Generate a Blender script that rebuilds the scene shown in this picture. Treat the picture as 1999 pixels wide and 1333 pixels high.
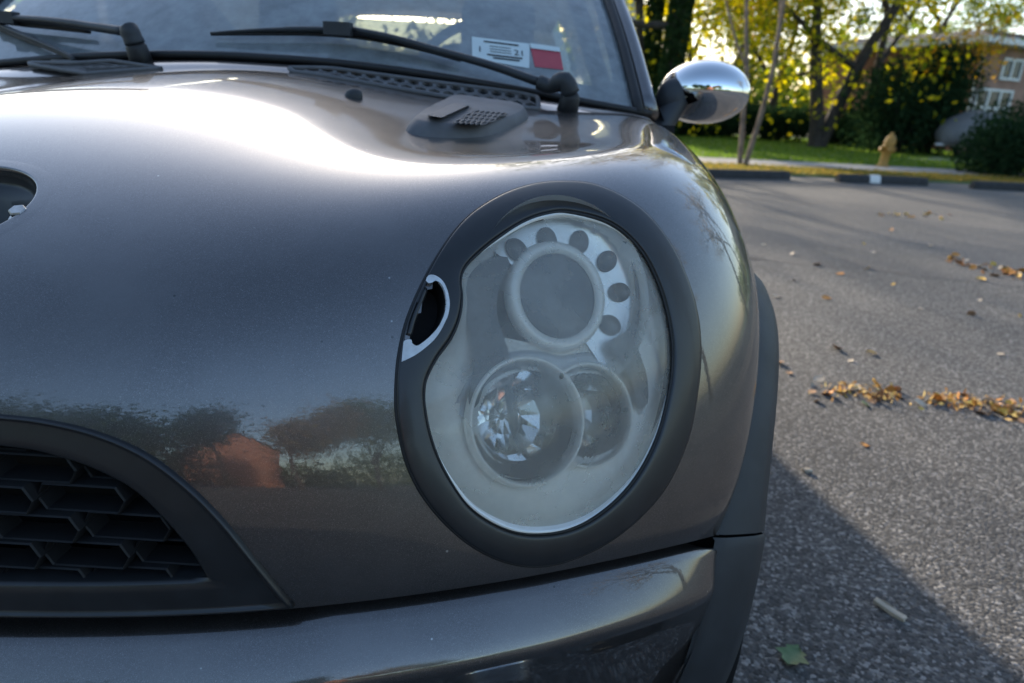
import bpy, bmesh, math, random
import numpy as np
from mathutils import Vector, Matrix
from mathutils.bvhtree import BVHTree
random.seed(7); np.random.seed(7)
R_ = math.radians
sc = bpy.context.scene
for o in list(bpy.data.objects): bpy.data.objects.remove(o)

# ------------------------------------------------------------------ camera
CAM = np.array([.484, -.377, .955]); YAW, PITCH, ROLL = R_(-.152), R_(19.244), R_(3.424)
FPX, CX, CY = 1332.7, 999.5, 666.5          # focal length in pixels of the 1999 x 1333 photograph
cF = np.array([math.sin(YAW)*math.cos(PITCH), math.cos(YAW)*math.cos(PITCH), -math.sin(PITCH)])
_r = np.array([math.cos(YAW), -math.sin(YAW), 0.]); _u = np.cross(_r, cF)
cR = math.cos(ROLL)*_r + math.sin(ROLL)*_u; cU = -math.sin(ROLL)*_r + math.cos(ROLL)*_u
cam_d = bpy.data.cameras.new('camera'); cam = bpy.data.objects.new('camera', cam_d)
sc.collection.objects.link(cam); sc.camera = cam
cam.matrix_world = Matrix(((cR[0], cU[0], -cF[0], CAM[0]), (cR[1], cU[1], -cF[1], CAM[1]), (cR[2], cU[2], -cF[2], CAM[2]), (0, 0, 0, 1)))
cam_d.lens = 24; cam_d.sensor_width = 36; cam_d.clip_start = .02; cam_d.clip_end = 3000
cam_d.dof.use_dof = True; cam_d.dof.focus_distance = .62; cam_d.dof.aperture_fstop = 6.3
# ------------------------------------------------------------------ sky, sun, exposure
SUN_EL, SUN_AZ = R_(16.5), R_(-14.8)        # azimuth measured from +Y towards +X
w = bpy.data.worlds.new('World'); sc.world = w; w.use_nodes = True
nt = w.node_tree; sky = nt.nodes.new('ShaderNodeTexSky'); sky.sky_type = 'NISHITA'; sky.sun_disc = False
sky.sun_elevation = SUN_EL; sky.sun_rotation = SUN_AZ; sky.air_density = 1.0; sky.dust_density = 1.6; sky.ozone_density = 1.8
nt.links.new(sky.outputs[0], nt.nodes['Background'].inputs[0]); nt.nodes['Background'].inputs[1].default_value = .15
sun_d = bpy.data.lights.new('sun', 'SUN'); sun_d.energy = 4.0; sun_d.angle = R_(1.2); sun_d.color = (1, .87, .70)
sun = bpy.data.objects.new('sun', sun_d); sc.collection.objects.link(sun)
SDIR = Vector((math.sin(SUN_AZ)*math.cos(SUN_EL), math.cos(SUN_AZ)*math.cos(SUN_EL), math.sin(SUN_EL)))
sun.rotation_euler = SDIR.to_track_quat('Z', 'Y').to_euler()
sc.view_settings.view_transform = 'Standard'; sc.view_settings.look = 'None'; sc.view_settings.gamma = 1
sc.view_settings.exposure = 1.30; sc.view_settings.use_curve_mapping = False

# ------------------------------------------------------------------ measuring helpers
def ray(x, y): return cF + cR*((x-CX)/FPX) - cU*((y-CY)/FPX)
def at(x, y, **k):
    a, v = list(k.items())[0]; i = 'XYZ'.index(a); d = ray(x, y)
    return CAM + d*((v-CAM[i])/d[i])
def gnd(x, y, z=0.): return at(x, y, Z=z)
def pix(P):
    d = np.asarray(P, float)-CAM; z = d@cF
    return np.stack([CX+FPX*(d@cR)/z, CY-FPX*(d@cU)/z], -1)
def closed_curve(pts, n):
    p = np.array(pts, float); m = len(p); out = []
    P = np.vstack([p[-1:], p, p[:2]])
    fine = []
    for i in range(m):
        a, b, c, d = P[i], P[i+1], P[i+2], P[i+3]
        for t in np.linspace(0, 1, 24, endpoint=False):
            fine.append(.5*((2*b)+(-a+c)*t+(2*a-5*b+4*c-d)*t*t+(-a+3*b-3*c+d)*t**3))
    fine = np.array(fine+[fine[0]]); L = np.r_[0, np.cumsum(np.linalg.norm(np.diff(fine, axis=0), axis=1))]
    s = np.linspace(0, L[-1], n, endpoint=False)
    return np.stack([np.interp(s, L, fine[:, k]) for k in range(p.shape[1])], -1)
def open_curve(pts, n):
    p = np.array(pts, float); P = np.vstack([2*p[0]-p[1], p, 2*p[-1]-p[-2]]); fine = []
    for i in range(len(p)-1):
        a, b, c, d = P[i], P[i+1], P[i+2], P[i+3]
        for t in np.linspace(0, 1, 24, endpoint=False):
            fine.append(.5*((2*b)+(-a+c)*t+(2*a-5*b+4*c-d)*t*t+(-a+3*b-3*c+d)*t**3))
    fine = np.array(fine+[p[-1]]); L = np.r_[0, np.cumsum(np.linalg.norm(np.diff(fine, axis=0), axis=1))]
    s = np.linspace(0, L[-1], n)
    return np.stack([np.interp(s, L, fine[:, k]) for k in range(p.shape[1])], -1)
def inside(poly, q):
    x, y = q; c = False; n = len(poly); j = n-1
    for i in range(n):
        xi, yi = poly[i]; xj, yj = poly[j]
        if (yi > y) != (yj > y) and x < (xj-xi)*(y-yi)/(yj-yi)+xi: c = not c
        j = i
    return c

# ------------------------------------------------------------------ object helpers
COL = sc.collection
def link(o, parent=None):
    COL.objects.link(o)
    if parent is not None:
        o.parent = parent
        if parent.type == 'EMPTY' or tuple(parent.location) != (0, 0, 0):
            o.matrix_parent_inverse = Matrix.Translation(-Vector(parent.location))
    return o
def mesh(name, v, f, mat, parent=None, smooth=True, sharp=None):
    me = bpy.data.meshes.new(name); me.from_pydata([tuple(map(float, p)) for p in v], [], [tuple(map(int, q)) for q in f])
    me.validate(); bm = bmesh.new(); bm.from_mesh(me); bmesh.ops.recalc_face_normals(bm, faces=bm.faces) ; bm.to_mesh(me); bm.free()
    if smooth: me.polygons.foreach_set('use_smooth', [True]*len(me.polygons))
    if smooth and sharp:
        me.set_sharp_from_angle(angle=R_(sharp))
    me.materials.append(mat); me.update()
    return link(bpy.data.objects.new(name, me), parent)
def empty(name, loc, parent=None):
    o = bpy.data.objects.new(name, None); o.location = loc; o.empty_display_size = .1
    return link(o, parent)
def tag(o, label=None, cat=None, group=None, kind=None):
    for k, v in (('label', label), ('category', cat), ('group', group), ('kind', kind)):
        if v: o[k] = v
    return o
class MB:
    def __init__(s): s.v = []; s.f = []
    def add(s, v, f):
        n = len(s.v); s.v += [tuple(map(float, p)) for p in v]; s.f += [tuple(i+n for i in q) for q in f]; return s
    def box(s, c, d, M=None):
        c = np.array(c, float); h = np.array(d, float)/2; M = np.eye(3) if M is None else np.array(M)
        v = [c+M@(h*np.array(q)) for q in ((-1,-1,-1),(1,-1,-1),(1,1,-1),(-1,1,-1),(-1,-1,1),(1,-1,1),(1,1,1),(-1,1,1))]
        return s.add(v, [(0,3,2,1),(4,5,6,7),(0,1,5,4),(1,2,6,5),(2,3,7,6),(3,0,4,7)])
    def tube(s, pts, r, n=8, closed=False, cap=True, flat=1.0, up=None):
        pts = np.array(pts, float); m = len(pts); r = np.broadcast_to(np.array(r, float), (m,)); prev = None; vs = []
        for i in range(m):
            t = (pts[(i+1) % m]-pts[i-1]) if closed else pts[min(i+1, m-1)]-pts[max(i-1, 0)]
            t = t/(np.linalg.norm(t)+1e-12)
            if up is not None: a = np.cross(t, up)
            elif prev is None: a = np.cross(t, (0, 0, 1.)) if abs(t[2]) < .9 else np.cross(t, (1., 0, 0))
            else: a = prev-t*(prev@t)
            a = a/(np.linalg.norm(a)+1e-12); b = np.cross(t, a); prev = a
            for k in range(n):
                th = 2*math.pi*k/n; vs.append(pts[i]+r[i]*(math.cos(th)*a+flat*math.sin(th)*b))
        fs = []
        for i in range(m if closed else m-1):
            j = (i+1) % m
            for k in range(n): fs.append((i*n+k, i*n+(k+1) % n, j*n+(k+1) % n, j*n+k))
        if cap and not closed: fs += [tuple(range(n))[::-1], tuple((m-1)*n+k for k in range(n))]
        return s.add(vs, fs)
    def loft(s, rows, closed=False, caps=False, wrap=False):
        n = len(rows[0]); v = [p for r in rows for p in r]; f = []; m = len(rows)
        for i in range(m if wrap else m-1):
            j2 = (i+1) % m
            for k in range(n if closed else n-1):
                f.append((i*n+k, i*n+(k+1) % n, j2*n+(k+1) % n, j2*n+k))
        if caps: f += [tuple(range(n))[::-1], tuple((m-1)*n+k for k in range(n))]
        return s.add(v, f)
    def build(s, name, mat, parent=None, smooth=True, sharp=None): return mesh(name, s.v, s.f, mat, parent, smooth, sharp)

# ------------------------------------------------------------------ materials
def new_mat(name):
    m = bpy.data.materials.new(name); m.use_nodes = True; t = m.node_tree; b = t.nodes['Principled BSDF']; return m, t, b
def nd(t, kind, **k):
    n = t.nodes.new(kind)
    for a, v in k.items():
        if a in n.inputs.keys() if hasattr(n.inputs, 'keys') else False: n.inputs[a].default_value = v
        else: setattr(n, a, v)
    return n
def noise(t, scale, detail=4, rough=.55, vec=None, dist=0):
    n = t.nodes.new('ShaderNodeTexNoise'); n.inputs['Scale'].default_value = scale; n.inputs['Detail'].default_value = detail
    n.inputs['Roughness'].default_value = rough; n.inputs['Distortion'].default_value = dist
    if vec is None:
        g = t.nodes.new('ShaderNodeTexCoord'); vec = g.outputs['Object']
    t.links.new(vec, n.inputs['Vector']); return n
def ramp(t, src, stops, mode='LINEAR'):
    r = t.nodes.new('ShaderNodeValToRGB'); r.color_ramp.interpolation = mode; e = r.color_ramp.elements
    while len(e) > 1: e.remove(e[-1])
    e[0].position, e[0].color = stops[0][0], tuple(stops[0][1])+(1,)
    for p, c in stops[1:]:
        k = e.new(p); k.color = tuple(c)+(1,)
    t.links.new(src, r.inputs[0]); return r
def bump(t, b, src, strength, dist=.002, inp='Normal'):
    n = t.nodes.new('ShaderNodeBump'); n.inputs['Strength'].default_value = strength; n.inputs['Distance'].default_value = dist
    t.links.new(src, n.inputs['Height']); t.links.new(n.outputs[0], b.inputs[inp]); return n
def plain(name, col, rough=.5, metal=0., var=.15, nscale=30, bumps=0., bscale=300, bdist=.0006, coat=0.):
    m, t, b = new_mat(name); n = noise(t, nscale)
    c = np.array(col); r = ramp(t, n.outputs['Fac'], [(.3, c*(1-var)), (.7, np.minimum(c*(1+var), 1))])
    t.links.new(r.outputs[0], b.inputs['Base Color']); b.inputs['Roughness'].default_value = rough; b.inputs['Metallic'].default_value = metal
    b.inputs['Coat Weight'].default_value = coat; b.inputs['Coat Roughness'].default_value = .05
    if bumps:
        n2 = noise(t, bscale, 3); bump(t, b, n2.outputs['Fac'], bumps, bdist)
    return m
def paint(name):
    m, t, b = new_mat(name); tc = t.nodes.new('ShaderNodeTexCoord')
    fl = t.nodes.new('ShaderNodeTexVoronoi'); fl.inputs['Scale'].default_value = 2600; t.links.new(tc.outputs['Object'], fl.inputs['Vector'])
    hs = t.nodes.new('ShaderNodeSeparateColor'); t.links.new(fl.outputs['Color'], hs.inputs[0])
    r = ramp(t, hs.outputs[0], [(0, (.066, .059, .057)), (.6, (.10, .090, .087)), (.95, (.135, .123, .119)), (1, (.28, .26, .25))])
    # dust film
    d = noise(t, 9, 8, .65, tc.outputs['Object']); dr = ramp(t, d.outputs['Fac'], [(.45, (0, 0, 0)), (.75, (1, 1, 1))])
    mx = t.nodes.new('ShaderNodeMix'); mx.data_type = 'RGBA'; t.links.new(dr.outputs[0], mx.inputs[0])
    t.links.new(r.outputs[0], mx.inputs[6]); mx.inputs[7].default_value = (.13, .119, .114, 1)
    # specks of dirt
    sp = t.nodes.new('ShaderNodeTexVoronoi'); sp.inputs['Scale'].default_value = 42; t.links.new(tc.outputs['Object'], sp.inputs['Vector'])
    sr = ramp(t, sp.outputs['Distance'], [(.035, (1, 1, 1)), (.055, (0, 0, 0))])
    sc2 = t.nodes.new('ShaderNodeSeparateColor'); t.links.new(sp.outputs['Color'], sc2.inputs[0])
    th = t.nodes.new('ShaderNodeMath'); th.operation = 'GREATER_THAN'; th.inputs[1].default_value = .55; t.links.new(sc2.outputs[1], th.inputs[0])
    ml = t.nodes.new('ShaderNodeMath'); ml.operation = 'MULTIPLY'; t.links.new(th.outputs[0], ml.inputs[0]); t.links.new(sr.outputs[0], ml.inputs[1])
    spc = ramp(t, sc2.outputs[2], [(.0, (.03, .028, .025)), (.55, (.04, .035, .03)), (.6, (.45, .44, .42)), (1, (.5, .5, .48))], 'CONSTANT')
    m2 = t.nodes.new('ShaderNodeMix'); m2.data_type = 'RGBA'; t.links.new(ml.outputs[0], m2.inputs[0]); t.links.new(mx.outputs[2], m2.inputs[6]); t.links.new(spc.outputs[0], m2.inputs[7])
    t.links.new(m2.outputs[2], b.inputs['Base Color'])
    b.inputs['Metallic'].default_value = .82; b.inputs['Roughness'].default_value = .33
    b.inputs['Coat Weight'].default_value = 1.0; b.inputs['Coat IOR'].default_value = 1.8
    cr = t.nodes.new('ShaderNodeMapRange'); t.links.new(dr.outputs[0], cr.inputs[0]); cr.inputs[3].default_value = .008; cr.inputs[4].default_value = .03
    t.links.new(cr.outputs[0], b.inputs['Coat Roughness'])
    op = noise(t, 260, 2, .5, tc.outputs['Object']); bump(t, b, op.outputs['Fac'], .02, .001, 'Coat Normal')
    fn = t.nodes.new('ShaderNodeBump'); fn.inputs['Strength'].default_value = .05; fn.inputs['Distance'].default_value = .0004
    t.links.new(hs.outputs[1], fn.inputs['Height']); t.links.new(fn.outputs[0], b.inputs['Normal'])
    return m
M = {}
M['paint'] = paint('grey_metallic_paint')
M['trim'] = plain('black_trim_paint', (.016, .017, .019), .36, 0, .2, 40, .05, 900, .0004, coat=.15)
M['plastic'] = plain('weathered_black_plastic', (.030, .033, .037), .55, 0, .3, 14, .25, 1400, .0004)
M['cowl'] = plain('grey_textured_plastic', (.115, .113, .118), .6, 0, .2, 20, .3, 1500, .0004)
M['rubber'] = plain('black_rubber', (.012, .012, .013), .55, 0, .2, 50)
M['dark'] = plain('dark_cavity', (.006, .006, .007), .8)
M['chrome'] = plain('chrome', (.80, .81, .82), .035, 1, .02, 8)
M['steel'] = plain('zinc_bolt', (.45, .45, .44), .38, 1, .15, 200)
M['primer'] = plain('scuffed_white_primer', (.62, .66, .70), .6, 0, .12, 160, .3, 700, .0004)
M['white'] = plain('white_trim_paint', (.74, .74, .72), .5, 0, .06, 6)
def glass_mat(name, tint, refl=1.0, haze=0., hazecol=(.8, .8, .8), rough=.02, ior=1.45, hz_noise=True):
    m, t, b = new_mat(name); t.nodes.remove(b); out = t.nodes['Material Output']
    tr = t.nodes.new('ShaderNodeBsdfTransparent'); tr.inputs[0].default_value = tuple(tint)+(1,)
    df = t.nodes.new('ShaderNodeBsdfDiffuse'); df.inputs[0].default_value = tuple(hazecol)+(1,)
    tl = t.nodes.new('ShaderNodeBsdfTranslucent'); tl.inputs[0].default_value = tuple(hazecol)+(1,)
    dm = t.nodes.new('ShaderNodeMixShader'); dm.inputs[0].default_value = .35; t.links.new(df.outputs[0], dm.inputs[1]); t.links.new(tl.outputs[0], dm.inputs[2])
    hz = t.nodes.new('ShaderNodeMixShader')
    if hz_noise:
        n = noise(t, 22, 6, .6); r = t.nodes.new('ShaderNodeMapRange'); r.inputs[1].default_value = .3; r.inputs[2].default_value = .75
        r.inputs[3].default_value = haze*.75; r.inputs[4].default_value = haze*1.3; t.links.new(n.outputs['Fac'], r.inputs[0]); t.links.new(r.outputs[0], hz.inputs[0])
    else: hz.inputs[0].default_value = haze
    t.links.new(tr.outputs[0], hz.inputs[1]); t.links.new(dm.outputs[0], hz.inputs[2])
    gl = t.nodes.new('ShaderNodeBsdfGlossy'); gl.inputs['Roughness'].default_value = rough
    fr = t.nodes.new('ShaderNodeFresnel'); fr.inputs[0].default_value = ior
    mu = t.nodes.new('ShaderNodeMath'); mu.operation = 'MULTIPLY'; mu.inputs[1].default_value = refl; t.links.new(fr.outputs[0], mu.inputs[0])
    mx = t.nodes.new('ShaderNodeMixShader'); t.links.new(mu.outputs[0], mx.inputs[0]); t.links.new(hz.outputs[0], mx.inputs[1]); t.links.new(gl.outputs[0], mx.inputs[2])
    t.links.new(mx.outputs[0], out.inputs[0]); return m
M['lens'] = glass_mat('hazed_polycarbonate', (.98, .98, .95), .9, .28, (.96, .91, .80), .045)
M['glass'] = glass_mat('windscreen_glass', (.80, .88, .86), 1.35, .47, (.66, .73, .76), .015, 1.5)
M['lensring'] = glass_mat('clear_lamp_glass', (.95, .96, .97), 1.0, .05, (.8, .8, .8), .02, 1.5)
M['tinted'] = glass_mat('tinted_glass', (.07, .085, .085), 1.0, .12, (.4, .45, .46), .02, 1.5)
M['satin'] = plain('satin_reflector', (.90, .90, .89), .30, .7, .05, 25)
M['window'] = plain('house_window_glass', (.05, .06, .07), .08, 0, .2, 2)
M['reflector'] = plain('aluminised_reflector', (.88, .88, .87), .16, 1, .06, 14)
M['bezel'] = plain('satin_silver_bezel', (.88, .86, .81), .32, .12, .06, 20)
M['lampgrey'] = plain('frosted_lamp_grey', (.13, .145, .165), .35, 0, .12, 60, .2, 900, .0005)
M['lampdark'] = plain('lamp_dark_grey', (.085, .09, .10), .45, .2, .15, 60)  # dark grey of the inner lamp parts

# ==================================================================== SETTING
def ground_mat():
    m, t, b = new_mat('asphalt'); tc = t.nodes.new('ShaderNodeTexCoord'); v = tc.outputs['Object']
    vo = t.nodes.new('ShaderNodeTexVoronoi'); vo.inputs['Scale'].default_value = 135; t.links.new(v, vo.inputs['Vector'])
    s = t.nodes.new('ShaderNodeSeparateColor'); t.links.new(vo.outputs['Color'], s.inputs[0])
    c = ramp(t, s.outputs[0], [(0, (.022, .022, .023)), (.45, (.055, .053, .053)), (.8, (.11, .107, .104)), (1, (.27, .26, .25))])
    n = noise(t, .8, 6, .6, v); r = ramp(t, n.outputs['Fac'], [(.3, (.78, .78, .80)), (.7, (1.2, 1.18, 1.15))])
    mx = t.nodes.new('ShaderNodeMix'); mx.data_type = 'RGBA'; mx.blend_type = 'MULTIPLY'; mx.inputs[0].default_value = 1
    t.links.new(c.outputs[0], mx.inputs[6]); t.links.new(r.outputs[0], mx.inputs[7]); t.links.new(mx.outputs[2], b.inputs['Base Color'])
    b.inputs['Roughness'].default_value = .8
    n2 = noise(t, 170, 3, .6, v); ad = t.nodes.new('ShaderNodeMath'); ad.operation = 'SUBTRACT'; t.links.new(n2.outputs['Fac'], ad.inputs[0]); t.links.new(vo.outputs['Distance'], ad.inputs[1])
    bump(t, b, ad.outputs[0], .6, .004); return m
M['asphalt'] = ground_mat()
M['grass'] = plain('grass', (.07, .12, .025), .8, 0, .5, 3)
M['soil'] = plain('rough_grass_ground', (.05, .055, .022), .9, 0, .5, 1.5)
M['concrete'] = plain('pale_concrete', (.30, .285, .27), .85, 0, .2, 5, .4, 60, .003)
M['oldconcrete'] = plain('dark_weathered_concrete', (.035, .034, .034), .85, 0, .3, 12, .5, 60, .004)
def sheet(name, pts, z, mat, h=None):
    mb = MB(); n = len(pts)
    if h is None: mb.add([(p[0], p[1], z) for p in pts], [tuple(range(n))])
    else:
        mb.add([(p[0], p[1], z) for p in pts]+[(p[0], p[1], z-h) for p in pts], [tuple(range(n))]+[(i, (i+1) % n, n+(i+1) % n, n+i) for i in range(n)])
    return tag(mb.build(name, mat, None, False), kind='structure')
rng0 = np.random.default_rng(3); EA = R_(10.5); E0 = np.array([3.39, 11.35]); ES = np.array([math.cos(EA), math.sin(EA)]); ET = np.array([-math.sin(EA), math.cos(EA)])
def lot(s, t): return E0+ES*s+ET*t
def lot_st(P): d = np.array(P[:2])-E0; return d@ES, d@ET
sheet('ground', [(-900, -900), (900, -900), (900, 1500), (-900, 1500)], -.03, M['soil'])
sheet('parking_lot', [lot(-60, .55), lot(60, .55), lot(60, -60), lot(-60, -60)], 0., M['asphalt'])
def seam_mat():
    m = M['asphalt'].copy(); m.name = 'older_asphalt'
    for n in m.node_tree.nodes:
        if n.type == 'TEX_VORONOI': n.inputs['Scale'].default_value = 210
        if n.type == 'BUMP': n.inputs['Strength'].default_value = .45
    return m
M['asphalt_old'] = seam_mat()
_sl = [gnd(x, y)[:2] for x, y in open_curve([(1500, 511), (1600, 519), (1700, 528), (1850, 545), (1999, 561)], 26)+rng0.normal(size=(26, 2))*np.array([0, 1.2])]
_se = _sl[-1]+(_sl[-1]-_sl[0])*12; _sw = _sl[0]+(_sl[0]-_sl[-1])*16
_near = [_sw]+list(_sl)+[_se]; _far = [lot(s_, .54) for s_ in [-40]+list(np.linspace(-6, 8, len(_sl)))+[40]]
tag(MB().loft([[(p[0], p[1], .0015) for p in _near], [(p[0], p[1], .0015) for p in _far]]).build('older_asphalt', M['asphalt_old'], None, False), kind='structure')
_t0 = lot_st(gnd(1700, 337))[1]; _t1 = lot_st(gnd(1700, 326))[1]
sheet('verge', [lot(-60, .55), lot(60, .55), lot(60, _t0), lot(-60, _t0)], .03, M['grass'], .06)
sheet('pavement', [lot(-60, _t0), lot(60, _t0), lot(60, _t1), lot(-60, _t1)], .045, M['concrete'], .08)
sheet('lawn', [lot(-60, _t1), lot(60, _t1), lot(60, 28), lot(-60, 28)], .035, M['grass'], .06)

# ==================================================================== CAR BODY SURFACE
UL = [0, .13, .27, .40, .53, .67, .82, 1.0]
VL = [0, .09, .19, .29, .40, .54, .72, .87, 1.0]
G = [
 [(0,.045,.548),(0,.040,.62),(0,.056,.70),(0,.094,.772),(0,.170,.835),(0,.35,.905),(0,.56,.949),(0,.74,.972),(0,.905,.985)],
 [(.13,.052,.55),(.13,.047,.62),(.13,.063,.70),(.13,.101,.772),(.13,.175,.836),(.13,.35,.902),(.13,.56,.941),(.13,.74,.963),(.13,.905,.980)],
 [(.27,.068,.553),(.27,.068,.62),(.27,.088,.70),(.27,.128,.778),(.27,.200,.845),(.27,.35,.897),(.27,.56,.925),(.27,.74,.946),(.27,.905,.964)],
 [(.395,.100,.551),(.395,.110,.61),(.395,.140,.70),(.395,.186,.79),(.395,.252,.863),(.395,.38,.877),(.395,.57,.895),(.395,.75,.920),(.395,.915,.949)],
 [(.525,.150,.545),(.525,.161,.60),(.525,.197,.70),(.525,.248,.80),(.525,.322,.882),(.525,.44,.894),(.525,.61,.905),(.525,.78,.925),(.525,.935,.946)],
 [(.66,.238,.522),(.665,.252,.60),(.668,.288,.70),(.665,.338,.80),(.660,.402,.868),(.655,.49,.906),(.652,.64,.927),(.652,.80,.939),(.655,.96,.946)],
 [(.712,.285,.503),(.735,.310,.575),(.755,.365,.675),(.760,.430,.755),(.757,.495,.81),(.752,.585,.853),(.745,.71,.890),(.735,.85,.917),(.722,1.01,.936)],
 [(.738,.308,.492),(.756,.372,.584),(.774,.440,.655),(.790,.499,.689),(.802,.55,.71),(.812,.62,.732),(.820,.74,.752),(.822,.88,.775),(.812,1.04,.80)]]
def bspline_basis(t, n, k=3):
    kn = np.r_[[0]*k, np.linspace(0, 1, n-k+1), [1]*k]; t = np.clip(np.atleast_1d(t), 0, 1-1e-9); N = np.zeros((len(t), n+k))
    for i in range(n+k): N[:, i] = (kn[i] <= t) & (t < kn[i+1])
    for d in range(1, k+1):
        for i in range(n+k-d):
            a = kn[i+d]-kn[i]; b = kn[i+d+1]-kn[i+1]
            N[:, i] = (N[:, i]*(t-kn[i])/a if a else 0) + (N[:, i+1]*(kn[i+d+1]-t)/b if b else 0)
    return N[:, :n]
NU, NV = 15, 9
_us = np.array([-u for u in UL[:0:-1]]+UL); _g = np.array(G)
_full = np.concatenate([_g[:0:-1]*np.array([-1, 1, 1]), _g], 0)
def _solve(B, lam):
    D = np.diff(np.eye(B.shape[1]), 3, axis=0)
    return np.linalg.solve(B.T@B+lam*D.T@D, B.T)
_Au = _solve(bspline_basis((_us+1)/2, NU), .012); _Av = _solve(bspline_basis(np.array(VL), NV), .012)
CTRL = np.einsum('iu,uvk,jv->ijk', _Au, _full, _Av)
def body(u, v):
    return np.einsum('ai,ijk,bj->abk', bspline_basis((np.atleast_1d(u)+1)/2, NU), CTRL, bspline_basis(v, NV))
HU, HV = 281, 181
_gu = np.linspace(-1, 1, HU); _gv = np.linspace(0, 1, HV); HB = body(_gu, _gv)
_hv = HB.reshape(-1, 3); _hf = [(i*HV+j, (i+1)*HV+j, (i+1)*HV+j+1, i*HV+j+1) for i in range(HU-1) for j in range(HV-1)]
BVH = BVHTree.FromPolygons([tuple(p) for p in _hv], _hf)
def hit(x, y, dep=0.):
    """point of the body skin seen at a photo pixel, and its outward normal"""
    d = Vector(ray(x, y)).normalized(); p, n, i, ds = BVH.ray_cast(Vector(CAM), d)
    if p is None: p, n, i, ds = BVH.find_nearest(Vector(CAM)+d*.9)
    if n.dot(d) > 0: n = -n
    return np.array(p), np.array(n)
def front(x, z):
    p, n, i, ds = BVH.ray_cast(Vector((x, -2, z)), Vector((0, 1, 0)))
    if p is None: p, n, i, ds = BVH.find_nearest(Vector((x, 0, z)))
    if n.y > 0: n = -n
    return np.array(p), np.array(n)
def down(x, y):
    p, n, i, ds = BVH.ray_cast(Vector((x, y, 3)), Vector((0, 0, -1)))
    if p is None: p, n, i, ds = BVH.find_nearest(Vector((x, y, .9)))
    if n.z < 0: n = -n
    return np.array(p), np.array(n)

CAR = empty('parked_car', (0, 1.8, 0))
tag(CAR, 'dark grey metallic hatchback with hazy round headlight filling the foreground', 'car')
RING_OUT = closed_curve([(1100,356),(1170,365),(1247,406),(1303,470),(1340,545),(1361,620),(1366,695),(1359,770),(1340,861),(1295,955),(1224,1030),(1145,1079),(1059,1104),(980,1094),(905,1053),(838,985),(796,910),(776,824),(773,760),(779,690),(798,615),(841,523),(898,440),(960,392),(1030,364)], 180)
LENS = closed_curve([(1111,414),(1190,436),(1247,485),(1284,553),(1305,628),(1312,695),(1305,765),(1280,858),(1235,940),(1175,1000),(1111,1034),(1040,1043),(980,1030),(920,993),(879,940),(849,880),(831,813),(828,752),(849,703),(879,661),(896,620),(901,579),(898,549),(907,522),(935,493),(973,463),(1021,433),(1066,417)], 180)
# ---- hood panel with openings under the trims
cut_px = RING_OUT+(LENS-RING_OUT)*0; cc = RING_OUT.mean(0)
cut_px = cc+(RING_OUT-cc)*.955
GR_OUT = [(0,808),(100,820),(200,845),(290,885),(370,945),(440,1015),(500,1090),(545,1145),(576,1180)]
GR_IN = [(0,873),(112,894),(195,924),(257,958),(307,1004),(344,1046),(373,1083),(404,1134)]
def xz(px): return np.array([hit(*p)[0][[0, 2]] for p in px])
_go = xz(GR_OUT); _gi = xz(GR_IN)
go = np.vstack([[(0, _go[0][1]+.010)], _go]); gi = np.vstack([[(0, _gi[0][1]+.008)], _gi])
GO = open_curve(go, 60); GI = open_curve(gi, 60)
grille_poly = [(x*.96, .50+(z-.50)*.975) for x, z in GO]+[(GO[-1][0]*.96, .40), (0, .40)]
EMB_C = np.array([0., .205]); EMB_A = (.062, .050)
keep = []
ctr = np.array([_hv[list(f)].mean(0) for f in _hf]); ca = ctr.copy(); ca[:, 0] = np.abs(ca[:, 0]); cpx = pix(ca)
gb = (cpx[:, 0] > 760) & (cpx[:, 0] < 1380) & (cpx[:, 1] > 350) & (cpx[:, 1] < 1110)
vv = np.array([(f[0] % HV)/(HV-1) for f in _hf])
for i, f in enumerate(_hf):
    if gb[i] and vv[i] < .6 and inside(cut_px, cpx[i]): continue
    if vv[i] < .35 and ca[i, 0] < .36 and ca[i, 1] < .15 and inside(grille_poly, (ca[i, 0], ca[i, 2])): continue
    if .2 < vv[i] < .6 and ((ctr[i, 0]-EMB_C[0])/EMB_A[0])**2+((ctr[i, 1]-EMB_C[1])/EMB_A[1])**2 < 1.21: continue
    keep.append(f)
hood = mesh('hood', _hv, keep, M['paint'], CAR)
# emblem recess: painted lip, sunken dish, bolt
th = np.linspace(0, 2*math.pi, 72, endpoint=False)
def emb(k, dep):
    out = []
    for a in th:
        p, n = down(EMB_C[0]+EMB_A[0]*k*math.cos(a), EMB_C[1]+EMB_A[1]*k*math.sin(a)); out.append(p+n*dep)
    return out
rec = empty('badge_recess', (0, .2, 0), CAR)
MB().loft([emb(1.27, -.00008), emb(1.20, .00008), emb(1.13, .0001), emb(1.06, .0001), emb(1.03, .0001), emb(1.012, .00008), emb(1.0, -.0002), emb(.99, -.0012), emb(.975, -.0045), emb(.965, -.008)], closed=True).build('recess_lip', M['paint'], rec)
MB().loft([emb(.98, -.003), emb(.95, -.014), emb(.90, -.018), emb(.62, -.02), emb(.6, -.05), emb(.01, -.05)], closed=True).build('recess_dish', M['trim'], rec)

# ---- headlight
HL = empty('headlight', (.53, .2, 0), CAR); HL['label'] = 'hazy oval headlight with black trim ring'
def skin(px): 
    r = [hit(*p) for p in px]; return np.array([a[0] for a in r]), np.array([a[1] for a in r])
Po, No = skin(RING_OUT); 
def smooth_n(N, k=9):
    A = sum(np.roll(N, s, 0) for s in range(-k, k+1)); return A/np.linalg.norm(A, axis=1)[:, None]
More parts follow.
